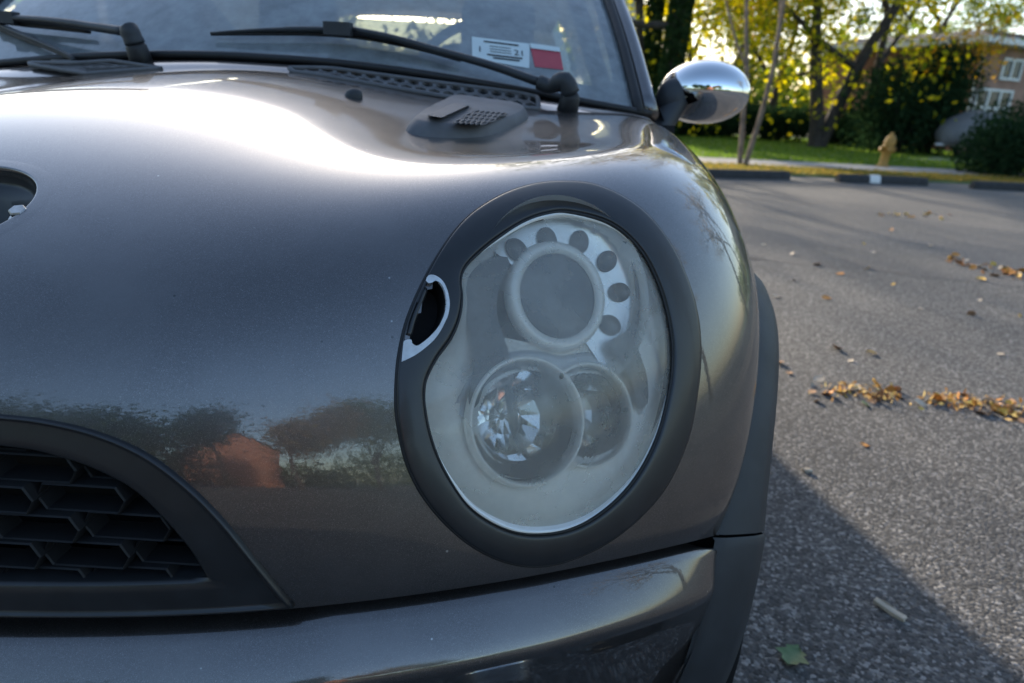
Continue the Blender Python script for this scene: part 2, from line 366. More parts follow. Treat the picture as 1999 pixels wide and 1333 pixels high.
# pair every outer point with the lens outline by polar angle about the lamp centre
lc = np.array([1085., 735.])
def by_angle(C, ang):
    a = np.unwrap(np.arctan2(C[:, 1]-lc[1], C[:, 0]-lc[0])); o = np.argsort(np.mod(a, 2*math.pi)); am = np.mod(a, 2*math.pi)[o]
    am = np.r_[am-2*math.pi, am, am+2*math.pi]; Cc = np.vstack([C[o]]*3)
    return np.stack([np.interp(ang, am, Cc[:, k]) for k in range(2)], -1)
NR = 480; ang = np.linspace(0, 2*math.pi, NR, endpoint=False)
RO = by_angle(RING_OUT, ang); LI = by_angle(LENS, ang)
prof = open_curve([(-.004, -.006), (0., .0002), (.015, .0022), (.04, .0030), (.12, .0036), (.35, .0042), (.6, .0042), (.82, .0037), (.93, .0030), (.965, .0018), (.985, -.001), (1.0, -.004), (1.012, -.009)], 40)
rows = []; cpix = []
for s, h in prof:
    px = RO+(LI-RO)*s; P, N = skin(px); N = smooth_n(N); rows.append(P+N*h); cpix.append(px)
def c4(pts): return [(760+x/5.555, 500+y/5.555) for x, y in pts]
HOLE = closed_curve(c4([(405,300),(450,288),(500,268),(560,300),(600,370),(617,500),(590,640),(500,820),(400,905),(330,955),(290,972),(245,950),(235,915),(170,912),(190,800),(255,610),(335,430)]), 110)
mb = MB(); mb.loft(rows, closed=True)
rv = np.array(mb.v); rp = pix(rv)
faces = [f for f in mb.f if not inside(HOLE, rp[list(f)].mean(0))]
ringo = mesh('trim_ring', rv, faces, M['trim'], HL)
# shade in the gap between ring and hood, put in as a black tube
Pg, Ng = skin(RO); MB().tube(Pg+smooth_n(Ng)*.0003, .0016, 6, closed=True).build('ring_gap_shade', M['rubber'], HL)
# ring surface lookup for things set on the ring
RB = BVHTree.FromPolygons([tuple(p) for p in mb.v], mb.f)
def ring_hit(x, y):
    p, n, i, d = RB.ray_cast(Vector(CAM), Vector(ray(x, y)).normalized())
    if p is None: a, b = hit(x, y); return a+b*.006, b
    n = np.array(n); 
    if n@ray(x, y) > 0: n = -n
    return np.array(p), n
RNN = np.mean([hit(*p)[1] for p in HOLE], 0); RNN /= np.linalg.norm(RNN)
def onring(px, h):
    r = [ring_hit(*p) for p in px]; return np.array([a[0] for a in r])+RNN*h
hc = HOLE.mean(0)
PO = open_curve(c4([(395,268),(412,222),(445,203),(500,212),(570,262),(620,350),(648,460),(652,540),(635,640),(605,710),(560,800),(490,900),(400,985),(300,1060),(215,1108),(132,1146)]), 70)
PI_ = open_curve(c4([(402,286),(430,292),(462,288),(500,266),(555,297),(595,368),(612,450),(616,520),(600,615),(570,695),(525,775),(455,855),(380,922),(300,972),(246,945),(236,906),(165,915),(150,960),(133,1140)]), 70)
_w = np.linspace(0, 1, 70)
def by_c(C, c, ang):
    a = np.mod(np.arctan2(C[:, 1]-c[1], C[:, 0]-c[0]), 2*math.pi); o = np.argsort(a); am = a[o]
    am = np.r_[am-2*math.pi, am, am+2*math.pi]; Cc = np.vstack([C[o]]*3); return np.stack([np.interp(ang, am, Cc[:, k]) for k in range(2)], -1)
a2 = np.linspace(0, 2*math.pi, 120, endpoint=False); Ho = by_c(HOLE, hc, a2)
recess = empty('washer_recess', (.4, .15, 0), HL)
from mathutils.geometry import tessellate_polygon
def plate(px, h, dep, name, mat, parent, topcap=True):
    px = np.array(px); T = onring(px, h); Bt = onring(px, dep); n = len(px); v = list(T)+list(Bt)
    tri = tessellate_polygon([[Vector((p[0], p[1], 0)) for p in px]]); off = 0 if topcap else n
    return mesh(name, v, [tuple(i+off for i in t_) for t_ in tri]+[(i, (i+1) % n, n+(i+1) % n, n+i) for i in range(n)], mat, parent, True, 40)
plate(list(PO)+list(PI_[::-1][1:-1]), .0009, -.003, 'bare_plastic_rim', M['primer'], recess)
plate(HOLE, -.0006, -.032, 'recess_cavity', M['dark'], recess, False)
MB().tube(onring(open_curve(c4([(400,330),(340,480),(270,660),(215,850)]), 16), -.006), .0035, 8).build('recess_side_bar', M['trim'], recess)

# lens: slightly domed shell over the lamp
LP, LN = skin(LI); nL = smooth_n(LN, 60).mean(0); nL /= np.linalg.norm(nL)
lrows = []
for k in np.linspace(1.01, .02, 22):
    P, N = skin(lc+(LI-lc)*k); lrows.append(P+nL*(-.002+.013*(1-k*k)))
MB().loft(lrows, closed=True).build('lens', M['lens'], HL)
MB().tube(LP+nL*.0005, .0014, 6, closed=True).build('lens_seal', M['rubber'], HL)
# lamp frame: axes of the lamp and depth planes behind the lens
LC = hit(*lc)[0]
def lamp(x, y, dep):
    """photo pixel -> point on the plane 'dep' metres behind the lens, parallel to it"""
    d = ray(x, y); o = LC-nL*dep; return CAM+d*(((o-CAM)@nL)/(d@nL))
ex = np.cross((0, 0, 1.), nL); ex = ex/np.linalg.norm(ex)
if ex[0] < 0: ex = -ex
ey = np.cross(nL, ex); ey = ey if ey[2] > 0 else -ey
# bowl: from the lens edge inwards to the back
brow = []; LIs = LI[::2]
for k, d in open_curve([(1.02, .002), (1.0, .006), (.985, .012), (.96, .018), (.92, .025), (.86, .031), (.7, .037), (.5, .041), (.25, .043), (.02, .044)], 60):
    px = lc+(LIs-lc)*k; P = [CAM+(ray(*q)*(((LC-nL*d-CAM)@nL)/(ray(*q)@nL))) for q in px] if k < .99 else skin(px)[0]-nL*d
    brow.append(P)
mb = MB().loft(brow, closed=True); q_ = pix(np.array(mb.v)); fc_ = np.array([q_[list(f)].mean(0) for f in mb.f])
hole_ = (np.hypot(fc_[:, 0]-1030, fc_[:, 1]-822) < 97) | (np.hypot(fc_[:, 0]-1146, fc_[:, 1]-810) < 82) | (np.hypot(fc_[:, 0]-1088, fc_[:, 1]-578) < 150)
mb.f = [f for f, h_ in zip(mb.f, hole_) if not h_]; mb.build('lamp_bowl', M['bezel'], HL)
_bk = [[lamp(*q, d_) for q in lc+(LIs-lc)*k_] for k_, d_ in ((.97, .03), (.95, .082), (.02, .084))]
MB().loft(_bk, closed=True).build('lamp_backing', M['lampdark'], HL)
def disc_rows(c, radii, n=72):
    return [[c+ex*(r*math.cos(a))+ey*(r*math.sin(a))+nL*h for a in np.linspace(0, 2*math.pi, n, endpoint=False)] for r, h in radii]
SC = np.linalg.norm(lamp(1185, 735, .03)-lamp(1085, 735, .03))/100   # metres per photo pixel at the lamp
# upper turn lamp: bowl with a ring of oval holes, grey dome, clear collar
uc = lamp(1088, 578, .033)
ul = empty('upper_lamp', tuple(uc), HL)
MB().loft([[uc+ex*(r_*math.cos(a))+ey*(r_*math.sin(a))+nL*h_ for a in np.linspace(R_(-62), R_(142), 60)] for r_, h_ in [(160*SC, .022), (155*SC, .010), (149*SC, .002), (140*SC, -.001), (108*SC, -.0015), (88*SC, -.002)]]).build('upper_reflector', M['satin'], ul)
MB().loft(disc_rows(uc, [(71*SC, .002), (75*SC, .005), (83*SC, .006), (90*SC, .004), (93*SC, .000), (92*SC, -.008)]), closed=True).build('lamp_collar', M['bezel'], ul)
MB().loft(disc_rows(uc, [(78*SC, -.002), (74*SC, .001), (50*SC, .004), (25*SC, .0052), (.5*SC, .0055)]), closed=True).build('bulb_cover', M['lampgrey'], ul)
for (x, y) in ((1070,467),(1133,472),(1187,509),(1211,570),(1193,634),(1010,487)):
    v = np.array([x-1088., y-578.]); c = lamp(x, y, .0310)
    d1 = v[0]*ex-v[1]*ey; d1 = d1/np.linalg.norm(d1); d2 = np.cross(nL, d1)
    ring = lambda s, h: [c+d1*(20*SC*s*math.cos(t))+d2*(16*SC*s*math.sin(t))+nL*h for t in np.linspace(0, 2*math.pi, 24, endpoint=False)]
    MB().loft([ring(1.08, -.003), ring(1.04, .0002), ring(.94, .0), ring(.9, -.0012), ring(.02, -.0012)], closed=True).build('reflector_hole', M['lampdark'], ul)
# lower pair of lamps
def lower(name, px, r, dep, lab, cut=None):
    c = lamp(px[0], px[1], dep); e = empty(name, tuple(c), HL); e['label'] = lab
    def put(rows, nm, mat, smooth=True):
        mb = MB().loft(rows, closed=True)
        if cut is not None:
            v = np.array(mb.v); q = pix(v); mb.f = [f for f in mb.f if np.linalg.norm(q[list(f)].mean(0)-np.array(cut[0])) > cut[1]]
        return mb.build(nm, mat, e, smooth)
    put(disc_rows(c, [(r*1.11*SC, -.004), (r*1.10*SC, .004), (r*1.075*SC, .0068), (r*1.035*SC, .0068), (r*1.01*SC, .0035), (r*.998*SC, -.001), (r*.995*SC, -.010)], 96), 'lamp_rim', M['bezel'])
    # faceted reflector, smooth barrel below the rim
    put(disc_rows(c, [(r*1.0*SC, -.008), (r*.90*SC, -.018)], 60), 'lamp_barrel', M['lampdark'])
    fr = []
    for rr, hh in ((.90, -.017), (.62, -.036), (.30, -.047), (.06, -.051)):
        fr.append([c+ex*(rr*r*SC*math.cos(a))+ey*(rr*r*SC*math.sin(a)+.10*(.9-rr)*r*SC)+nL*(hh+.0015*math.sin(3*a+rr*4)) for a in np.linspace(0, 2*math.pi, 14, endpoint=False)])
    put(fr, 'lamp_reflector', M['mirror'], False)
    put(disc_rows(c, [(r*.99*SC, .001), (r*.7*SC, .005), (r*.35*SC, .008), (r*.01*SC, .009)]), 'lamp_glass', M['lensring'])
    sh = []
    for q, h in ((.95, -.006), (.80, -.016)):
        sh.append([c+ex*(r*SC*q*math.cos(a))+ey*(r*SC*(q*math.sin(a)+ (.0 if q > .9 else .13)))+nL*h for a in np.linspace(math.pi*1.05, math.pi*1.95, 30)])
    mb = MB().loft(sh)
    if cut is not None:
        q_ = pix(np.array(mb.v)); mb.f = [f for f in mb.f if np.linalg.norm(q_[list(f)].mean(0)-np.array(cut[0])) > cut[1]]
    mb.build('lamp_shield', M['lampdark'], e)
    MB().tube([c-nL*.030-ey*.30*r*SC, c-nL*.027-ey*.1*r*SC, c-nL*.026+ey*.35*r*SC, c-nL*.028+ey*.62*r*SC], np.array([.05, .15, .16, .10])*r*SC, 12, flat=.6).build('bulb_shield', M['lampdark'], e)
    return e
M['brow'] = plain('satin_grey_brow', (.42, .43, .44), .4, .4, .06, 20)
M['mirror'] = plain('lamp_mirror', (.90, .90, .90), .10, 1, .03, 14)
lower('dipped_beam_lamp', (1028, 822), 93, .026, 'larger lower lamp overlapping its neighbour')
lower('main_beam_lamp', (1146, 810), 80, .034, 'smaller lower lamp partly behind its neighbour', ((1028, 822), 101))
# figure-eight brow over the lower lamps
def brow_px(o):
    out = []
    for k in range(81):
        t = k/80; x = (1030-(112+o))+((1146+(95+o))-(1030-(112+o)))*t
        yl = 826-(108+o)*math.sqrt(max(0, 1-((x-1030)/(112+o))**2)); yr = 814-(92+o)*math.sqrt(max(0, 1-((x-1146)/(95+o))**2))
        out.append((x, min(yl, yr)))
    p = np.array(out); p[3:-3, 1] = np.convolve(np.pad(p[:, 1], 3, 'edge'), np.ones(7)/7, 'valid')[3:-3]; return p
MB().loft([[lamp(x, y, d_) for x, y in brow_px(o_)] for o_, d_ in ((0, .038), (6, .034), (14, .033), (26, .036), (34, .035), (38, .046))]).build('lamp_brow', M['brow'], HL)
fl = []
for k in range(141):
    x = 985+(1200-985)*k/140; y0_ = 672+10*math.cos((x-1085)/150*math.pi); 
    fl.append((x, y0_))
MB().loft([[lamp(x, y-8, .037+.0012*(k % 2)) for k, (x, y) in enumerate(fl)], [lamp(x, y+45, .035+.0012*(k % 2)) for k, (x, y) in enumerate(fl)]]).build('fluted_band', M['bezel'], HL, smooth=False)
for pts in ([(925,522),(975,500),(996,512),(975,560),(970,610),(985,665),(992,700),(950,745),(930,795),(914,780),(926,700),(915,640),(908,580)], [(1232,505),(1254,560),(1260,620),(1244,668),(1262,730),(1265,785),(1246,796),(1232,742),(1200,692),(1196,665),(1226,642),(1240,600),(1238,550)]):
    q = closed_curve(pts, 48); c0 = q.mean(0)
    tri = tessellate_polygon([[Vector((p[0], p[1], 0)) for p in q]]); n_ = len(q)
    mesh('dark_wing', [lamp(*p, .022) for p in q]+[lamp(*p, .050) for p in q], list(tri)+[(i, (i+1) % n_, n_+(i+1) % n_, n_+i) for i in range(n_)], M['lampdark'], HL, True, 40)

# ---- grille
M['grille'] = plain('grille_black_plastic', (.008, .008, .009), .65, 0, .2, 30)
GRL = empty('grille', (0, .05, .6), CAR)
def gpt(x, z, h):
    p, n = front(x, z); n = n*np.array([1, 1, .6]); n /= np.linalg.norm(n); return p+n*h
zb_o, zb_i = GO[-1][1], GI[-1][1]
rows = []
for s, h in ((-.02, -.004), (0, .001), (.025, .0045), (.06, .0058), (.10, .0045), (.14, .0022), (.2, .0018), (.45, .0012), (.7, .0004), (.93, -.0006), (.98, -.002), (1., -.006), (1.0, -.03)):
    half = [gpt(*(GO[i]+(GI[i]-GO[i])*s), h) for i in range(60)]
    bot = [gpt(GO[-1][0]*(1-t)*(1-s)+GI[-1][0]*(1-t)*s, zb_o*(1-s)+zb_i*s, h) for t in np.linspace(0, 1, 20)[1:]]
    r = half+bot; mir = [p*np.array([-1, 1, 1]) for p in r[::-1]][1:-1]; rows.append(r+mir)
MB().loft(rows, closed=True).build('grille_surround', M['trim'], GRL)
HW, HH, SL = .034, .0118, .006
def cell_mesh():
    pts = [(-HW+SL*0, 0), (-HW+SL, HH), (HW-SL, HH), (HW, 0), (HW-SL, -HH), (-HW+SL, -HH)]
    mb = MB(); out = [(x, 0, z) for x, z in pts]; inn = [(x*.955, 0, z*.87) for x, z in pts]; outb = [(x, .022, z) for x, z in pts]; innb = [(x*.97, .022, z*.93) for x, z in pts]
    f = [(x*.975, -.0015, z*.93) for x, z in pts]
    return mb.loft([outb, out, f, inn, innb], closed=True)
cm = None; k = 0
for j in range(-1, 12):
    for i in range(-6, 7):
        x = i*(2*HW-SL*.5)*1.0+(HW if j % 2 else 0); z = zb_i-.004+j*(2*HH)*1.0
        top = np.interp(abs(x), GI[:, 0], GI[:, 1]) if abs(x) < GI[-1, 0] else 0
        if z > top+.012 or abs(x) > GI[-1, 0]+.02: continue
        p = front(x, min(max(z, .56), .73))[0]
        if cm is None: o = cell_mesh().build('grille_cell', M['grille'], GRL, smooth=False); cm = o.data
        else: o = link(bpy.data.objects.new('grille_cell', cm), GRL)
        o.location = (x, p[1]+.012+.0, z)
mb = MB(); mb.loft([[(x, .17+.1*abs(x), z) for x in np.linspace(-.33, .33, 9)] for z in (.48, .60, .74)]); mb.build('radiator_screen', M['dark'], GRL)

# ---- wheel arch trims
AY, AZ = .70, .31
def solve_arch(px, Rr):
    best = None
    for X in np.arange(.66, .92, .001):
        P = at(px[0], px[1], X=X); e = abs(math.hypot(P[1]-AY, P[2]-AZ)-Rr)
        if best is None or e < best[0]: best = (e, P)
        elif best[0] < .004 and e > best[0]+.004: break
    return best[1]
E_up = [solve_arch(p, .43) for p in ((1405,1046),(1418,960),(1430,860),(1440,760),(1450,680),(1452,640),(1452,560))]
O_up = [solve_arch(p, .372) for p in ((1490,1000),(1500,880),(1505,760),(1503,680))]
E_lo = [solve_arch(p, .43) for p in ((1405,1058),(1376,1191),(1355,1267),(1331,1333))]
O_lo = [solve_arch(p, .372) for p in ((1491,1012),(1477,1119),(1459,1180),(1430,1267),(1412,1333))]
def th_of(P, c=(AY, AZ)): return math.atan2(P[2]-c[1], -(P[1]-c[0]))
def xfun(pts, top, extra):
    a = [(th_of(p), p[0]) for p in pts]+extra; a.sort(); c = np.polyfit([q[0] for q in a], [q[1] for q in a], (1 if top else 4)); return lambda t: float(np.polyval(c, t))
XE = xfun(E_up, None, [(R_(75), .822), (R_(90), .824), (R_(130), .822), (R_(180), .815)])
XO = xfun(O_up, None, [(R_(62), .862), (R_(90), .875), (R_(130), .855), (R_(180), .845)])
XEl = xfun(E_lo, 1, []); XOl = xfun(O_lo, 1, [])
def arch_pt(t, Rr, X): return np.array([X, AY-Rr*math.cos(t), AZ+Rr*math.sin(t)])
def flare(name, ts, xe, xo, out=0.):
    rows = []
    for t in ts:
        e, o = xe(t), xo(t); r = []
        for s, rr, h in ((0, .433, -.008), (0, .432, .001), (.04, .430, .006), (.25, .417, .014), (.5, .403, .018), (.8, .385, .013), (.95, .375, .004), (1., .371, -.003), (.97, .366, -.010), (.6, .366, -.02)):
            r.append(arch_pt(t, rr, e+(o-e)*s+h+out))
        rows.append(r)
    return rows
t_seam = th_of(E_up[0])
for sx in (1, -1):
    WA = empty('wheel_arch_trim', (sx*.82, .7, .5), CAR)
    r1 = flare('a', np.linspace(t_seam+.004, R_(168), 90), XE, XO); r2 = flare('b', np.linspace(-.55, t_seam-.012, 40), XEl, XOl, .001)
    r2e = flare('b', [t_seam-.004], XEl, XOl, -.002)
    flip = np.array([sx, 1, 1])
    MB().loft([[p*flip for p in r] for r in r1]).build('upper_arch_moulding', M['plastic'], WA)
    MB().loft([[p*flip for p in r] for r in r2+r2e]).build('lower_arch_moulding', M['plastic'], WA)
    # liner
    MB().loft([[np.array([sx*X, AY-.372*math.cos(t), AZ+.372*math.sin(t)]) for X in (.80, .5)] for t in np.linspace(-.3, math.pi+.3, 30)]).build('arch_liner', M['dark'], WA)
# ---- front bumper
BMP = empty('front_bumper', (0, .1, .4), CAR)
bu = np.linspace(-1, 1, 121); S0 = body(bu, [0.])[:, 0]
tg = np.gradient(S0, axis=0); on = np.stack([tg[:, 1], -tg[:, 0], 0*tg[:, 0]], -1); on /= np.linalg.norm(on, axis=1)[:, None]
BP = [(-.045, -.006), (-.014, -.010), (-.005, -.011), (.001, -.014), (.009, -.0215), (.018, -.031), (.027, -.042), (.033, -.051), (.035, -.057), (.033, -.064), (.024, -.079), (.008, -.11), (-.012, -.17), (-.03, -.24), (-.06, -.28)]
def brow_(o, z):
    r = S0+on*o; r[:, 2] += z-.004*np.clip((.345-np.abs(S0[:, 0]))/.03, 0, 1)
    for i, u_ in enumerate(bu):
        k = min(max((abs(u_)-.50)/.50, 0), 1); k = k*k*(3-2*k)
        if k:
            zz = min(S0[-1][2]-.002+z*1.0, AZ+.42); t = math.asin(max(-1, min(1, (zz-AZ)/.433))); e_ = arch_pt(t, .433, XEl(t)-.002)
            e_ = e_-np.array([.7, .7, 0])*max(0, -o)*.8; e_[0] *= (1 if u_ > 0 else -1); r[i] = r[i]*(1-k)+e_*k
    return list(r)
fine = []
for i in range(len(BP)-1):
    for t in np.linspace(0, 1, 4, endpoint=False): fine.append(i+t)
bpa = open_curve(BP, 46)
MB().loft([brow_(o, z) for o, z in bpa]).build('bumper_cover', M['paint'], BMP)
_k = slice(8, 113); MB().loft([list((S0+on*(-.006)+np.array([0, 0, .004]))[_k]), list((S0+on*(-.03)+np.array([0, 0, -.002]))[_k]), list((S0+on*(-.03)+np.array([0, 0, -.03]))[_k])]).build('panel_gap_seal', M['rubber'], BMP)
for sx in (1, -1):
    fc = at(1012, 1462, Y=.115); fc[0] *= sx; i = np.argmin(np.abs(S0[:, 0]-fc[0])); nn = on[i]
    a_ = np.cross(nn, (0, 0, 1.)); rw = [[fc+nn*h+a_*r*math.cos(q)+np.array([0, 0, r*math.sin(q)]) for q in np.linspace(0, 2*math.pi, 48, endpoint=False)] for r, h in ((.042, -.02), (.042, .006), (.039, .012), (.034, .012), (.031, .006), (.029, -.02), (.001, -.02))]
    MB().loft(rw, closed=True).build('fog_lamp_ring', M['chrome'], BMP)

# ---- wheels
def wheel(x, y, sx):
    W = empty('wheel', (x, y, .30), CAR)
    def ringp(prof, n=72):
        return [[np.array([x+sx*a, y-r*math.cos(t), .30+r*math.sin(t)]) for t in np.linspace(0, 2*math.pi, n, endpoint=False)] for r, a in prof]
    ty = MB().loft(ringp([(.20, -.085), (.215, -.098), (.25, -.102), (.280, -.095), (.288, -.080), (.290, 0), (.288, .080), (.280, .095), (.25, .102), (.215, .098), (.20, .085)]), closed=True).build('tyre', M['rubber'], W)
    mb = MB()
    for k in range(66):
        t = 2*math.pi*k/66
        for lane, (a0, a1) in enumerate(((-.086, -.052), (-.047, -.006), (.0, .041), (.046, .080))):
            tt = t+(lane % 2)*.04; d = .036
            mb.add([np.array([x+sx*a, y-r*math.cos(q), .30+r*math.sin(q)]) for r in (.284, .299) for a, q in ((a0, tt-d), (a1, tt-d), (a1, tt+d), (a0, tt+d))],
                   [(0,1,2,3),(4,7,6,5),(0,4,5,1),(1,5,6,2),(2,6,7,3),(3,7,4,0)])
    tr = mb.build('tread_blocks', M['rubber'], ty, False); tr['kind'] = 'stuff'
    MB().loft(ringp([(.20, .07), (.195, .085), (.185, .07), (.17, .04), (.06, .055), (.03, .06), (.001, .06)]), closed=True).build('wheel_rim', M['bezel'], W)
for sx in (1, -1):
    wheel(sx*.722, AY, sx); wheel(sx*.722, AY+2.467, sx)

# ---- scuttle, windscreen
def ws_base(X):
    a = abs(X); return np.array([X, .965+.10*(a/.7)**2, np.interp(a, [0, .1, .27, .40, .55, .716, .8], [1.005, 1.004, .997, .982, .969, .949, .938])])
_wz = np.polyfit([0, .1, .27, .40, .55, .716], [1.005, 1.004, .996, .983, .968, .949], 3)
def ws_base(X):
    a = abs(X); return np.array([X, .965+.10*(a/.7)**2, np.polyval(_wz, a)])
def ws(a, t):
    b = ws_base(a*.716); top = np.array([a*.60, 1.53+.06*a*a, 1.372-.03*a*a]); p = b*(1-t)+top*t
    n = np.array([a*.4, -.62, .62]); return p+n*.035*math.sin(math.pi*t)*(1-.4*abs(a))
wa = np.linspace(-1, 1, 61); wt = np.linspace(0, 1, 25)
WS = MB().loft([[ws(a, t) for a in wa] for t in wt]); WSO = WS.build('windscreen', M['glass'], CAR)
WB = BVHTree.FromPolygons(WS.v, WS.f)
def whit(x, y, off=0.):
    d = Vector(ray(x, y)).normalized(); p, n, i, ds = WB.ray_cast(Vector(CAM), d)
    if p is None: p, n, i, ds = WB.find_nearest(Vector(CAM)+d*1.45)
    if n.y > 0: n = -n
    d = np.array(d); return np.array(p)-d*(off/max(.35, abs(float(np.array(n)@d))))
# black ceramic border of the screen
def fr_rows(inner):
    return inner
def frit(a0, a1, t0, t1, na, ntt): return [[ws(a, t)+np.array([0, .45, -.45])*.004 for a in np.linspace(a0, a1, na)] for t in np.linspace(t0, t1, ntt)]
mb = MB(); mb.loft(frit(-1, 1, -.01, .085, 61, 5))
for s in (-1, 1): mb.loft(frit(s*.93, s*1.0, .085, 1, 4, 20))
for s in (-1, 1):   # rounded inner corner
    arc = [(s*(.93-.10*(1-math.cos(q))), .085+.055*(1-math.sin(q))) for q in np.linspace(0, math.pi/2, 10)]
    cn = ws(s*.93, .085)+np.array([0, .45, -.45])*.004
    mb.add([cn]+[ws(a, t)+np.array([0, .45, -.45])*.004 for a, t in arc], [(0, i, i+1) for i in range(1, 10)])
mb.build('screen_border', M['rubber'], WSO)
MB().tube([ws_base(x)+np.array([0, -.006, .002]) for x in np.linspace(-.73, .73, 60)], .007, 8).build('screen_base_seal', M['rubber'], WSO)
# painted scuttle panel between hood and screen
su = np.linspace(-.86, .86, 121); H1 = body(su, [1.])[:, 0]; H0 = body(su, [.99])[:, 0]
rows = []
for s, dz in ((-.02, -.006), (.04, -.004), (.1, -.003), (.3, .001), (.55, .003), (.8, .002), (1.0, -.002)):
    rows.append([H1[i]*(1-s)+(ws_base(np.clip(H1[i][0]*1.0, -.72, .72)+ (0 if abs(H1[i][0]) < .72 else 0))+np.array([0, -.004, -.006]))*s+np.array([0, 0, dz]) for i in range(121)])
SCT = MB().loft(rows); SCO = SCT.build('scuttle_panel', M['paint'], CAR)
SB = BVHTree.FromPolygons(SCT.v, SCT.f)
def shit(x, y, off=0.):
    d = Vector(ray(x, y)).normalized(); p, n, i, ds = SB.ray_cast(Vector(CAM), d)
    if p is None: p, n, i, ds = SB.find_nearest(Vector(CAM)+d*1.3)
    if n.z < 0: n = -n
    return np.array(p)+np.array(n)*off, np.array(n)
def honeycomb(name, topL, botL, par, ncol, nrow, mat, proj, h=.006):
    """grille between two 3D edge curves: frame plus one hexagonal cell ring per opening"""
    T, B = open_curve(topL, 60), open_curve(botL, 60); e = empty(name, tuple(T[30]), par)
    def P(a, b):
        i = a*59; k = int(min(max(i, 0), 58)); fr = i-k; t = T[k]+(T[k+1]-T[k])*fr; q = B[k]+(B[k+1]-B[k])*fr; return t+(q-t)*b
    up = np.array([0, -.35, .94])
    loop = [P(a, 0) for a in np.linspace(.0, 1, 50)]+[P(1.005, b) for b in (.2, .5, .8)]+[P(a, 1) for a in np.linspace(1, 0, 50)]+[P(-.005, b) for b in (.8, .5, .2)]
    MB().tube(np.array(loop)+up*h, h*.75, 6, closed=True).build('grille_frame', mat, e)
    MB().loft([[P(a, b)+up*.0006 for a in np.linspace(0, 1, 50)] for b in (0, .5, 1)]).build('grille_backing', M['dark'], e)
    for j in range(nrow):
        for i in range(ncol):
            ca, cb = (i+.5+(.5 if j % 2 else 0))/(ncol+.5), (j+.5)/nrow
            wa_, wb = .5/(ncol+.5), .56/nrow; hx = [(-.0, -1), (1, -.45), (1, .45), (0, 1), (-1, .45), (-1, -.45)]
            o = [P(ca+x*wa_, cb+y*wb*1.12) for x, y in hx]; n_ = [P(ca+x*wa_*.76, cb+y*wb*.80) for x, y in hx]
            MB().loft([[p+up*.0008 for p in o], [p+up*h for p in o], [p+up*h for p in n_], [p+up*.0008 for p in n_]], closed=True).build('grille_cell', mat, e, False)
    return e
def c2(p): return (400+p[0]/3.333, p[1]/3.333)
honeycomb('scuttle_grille', [shit(*p, .002)[0] for p in ((568,141),(640,142),(700,149),(850,169),(1000,188),(1046,197))], [shit(*p, .002)[0] for p in ((557,163),(620,169),(700,178),(850,197),(1000,217),(1050,222))], SCO, 17, 2, M['cowl'], None)
honeycomb('scuttle_grille', [shit(*p, .002)[0] for p in ((-60,113),(60,112),(150,113),(215,117))], [shit(*p, .002)[0] for p in ((-60,134),(60,133),(150,132),(222,128))], SCO, 9, 2, M['cowl'], None)

# ---- wipers
def wiper(pivot, elbow, arm, blade, head):
    W = empty('wiper', tuple(shit(*pivot)[0]), CAR)
    pv, pn = shit(*pivot); pe = whit(*elbow, .045)
    MB().tube([pv-pn*.01, pv+pn*.012, pv+pn*.026, pv+pn*.034], [.021, .019, .018, .012], 16).build('pivot_housing', M['rubber'], W)
    MB().tube(open_curve([pv+pn*.030, pv+pn*.042+(pe-pv)*.25, pv*.4+pe*.6+np.array([0, -.004, .012]), pe], 14), [.017]*3+[.016]*5+[.0135]*6, 12).build('arm_elbow', M['plastic'], W)
    MB().tube([pv+pn*.044, pv+pn*.05], [.010, .009], 6).build('pivot_cap', M['cowl'], W)
    A = open_curve([pe]+[whit(*p, o) for p, o in arm], 24); MB().tube(A, np.linspace(.0120, .0075, 24), 8, flat=.7).build('wiper_arm', M['plastic'], W)
    Bl = open_curve([whit(*p, .012) for p in blade], 40); B2 = np.array([p+np.array([0, -.35, .5])*.016*math.sin(math.pi*min(max(k/39, .02), .98))**.6 for k, p in enumerate(Bl)])
    MB().tube(Bl, .0045, 6, flat=.8).build('blade_rubber', M['rubber'], W)
    MB().tube(B2, np.r_[np.linspace(.003, .006, 12), [.0075]*16, np.linspace(.006, .003, 12)], 8, flat=.7).build('blade_frame', M['plastic'], W)
    hp = whit(*head, .034); MB().box(hp, (.05, .02, .022), np.array([[.99, .1, 0], [-.1, .99, 0], [0, 0, 1]])).build('blade_clip', M['plastic'], W, False)
wiper((1108,214), (1052,160), [((960,128), .038), ((860,100), .036), ((760,72), .032), ((690,58), .03)], [(412,66),(480,66),(560,66),(640,68),(720,76),(820,96),(900,118)], (660,56))
wiper((276,120), (248,62), [((180,52), .036), ((110,42), .034), ((40,36), .03), ((-30,34), .028)], [(-250,40),(-120,44),(-20,46),(60,50),(140,58),(175,62)], (10,34))

# ---- vent block and washer jet on the hood
V = empty('hood_vent', tuple(hit(915, 245)[0]), CAR)
VO = closed_curve([(793,255),(806,243),(824,230),(860,211),(888,200),(950,207),(1012,216),(1031,228),(1018,240),(990,253),(945,266),(890,269),(840,267),(808,262)], 72)
vp, vn = skin(VO); vc = vp.mean(0); up = vn.mean(0); up /= np.linalg.norm(up)
top = lambda k, h: vc+(vp-vc)*k+up*h
MB().loft([top(1.03, -.004), top(1.0, .003), top(.97, .008), top(.90, .0155), top(.87, .0165), top(.5, .0175), top(.02, .018)], closed=True).build('vent_body', M['cowl'], V)
def vtop(x, y, h):
    d = ray(x, y); o = vc+up*h; return CAM+d*(((o-CAM)@up)/(d@up))
def vquad(a, b, h, Q): return vtop(*(np.array(Q[0])*(1-a)*(1-b)+np.array(Q[1])*a*(1-b)+np.array(Q[2])*a*b+np.array(Q[3])*(1-a)*b), h)
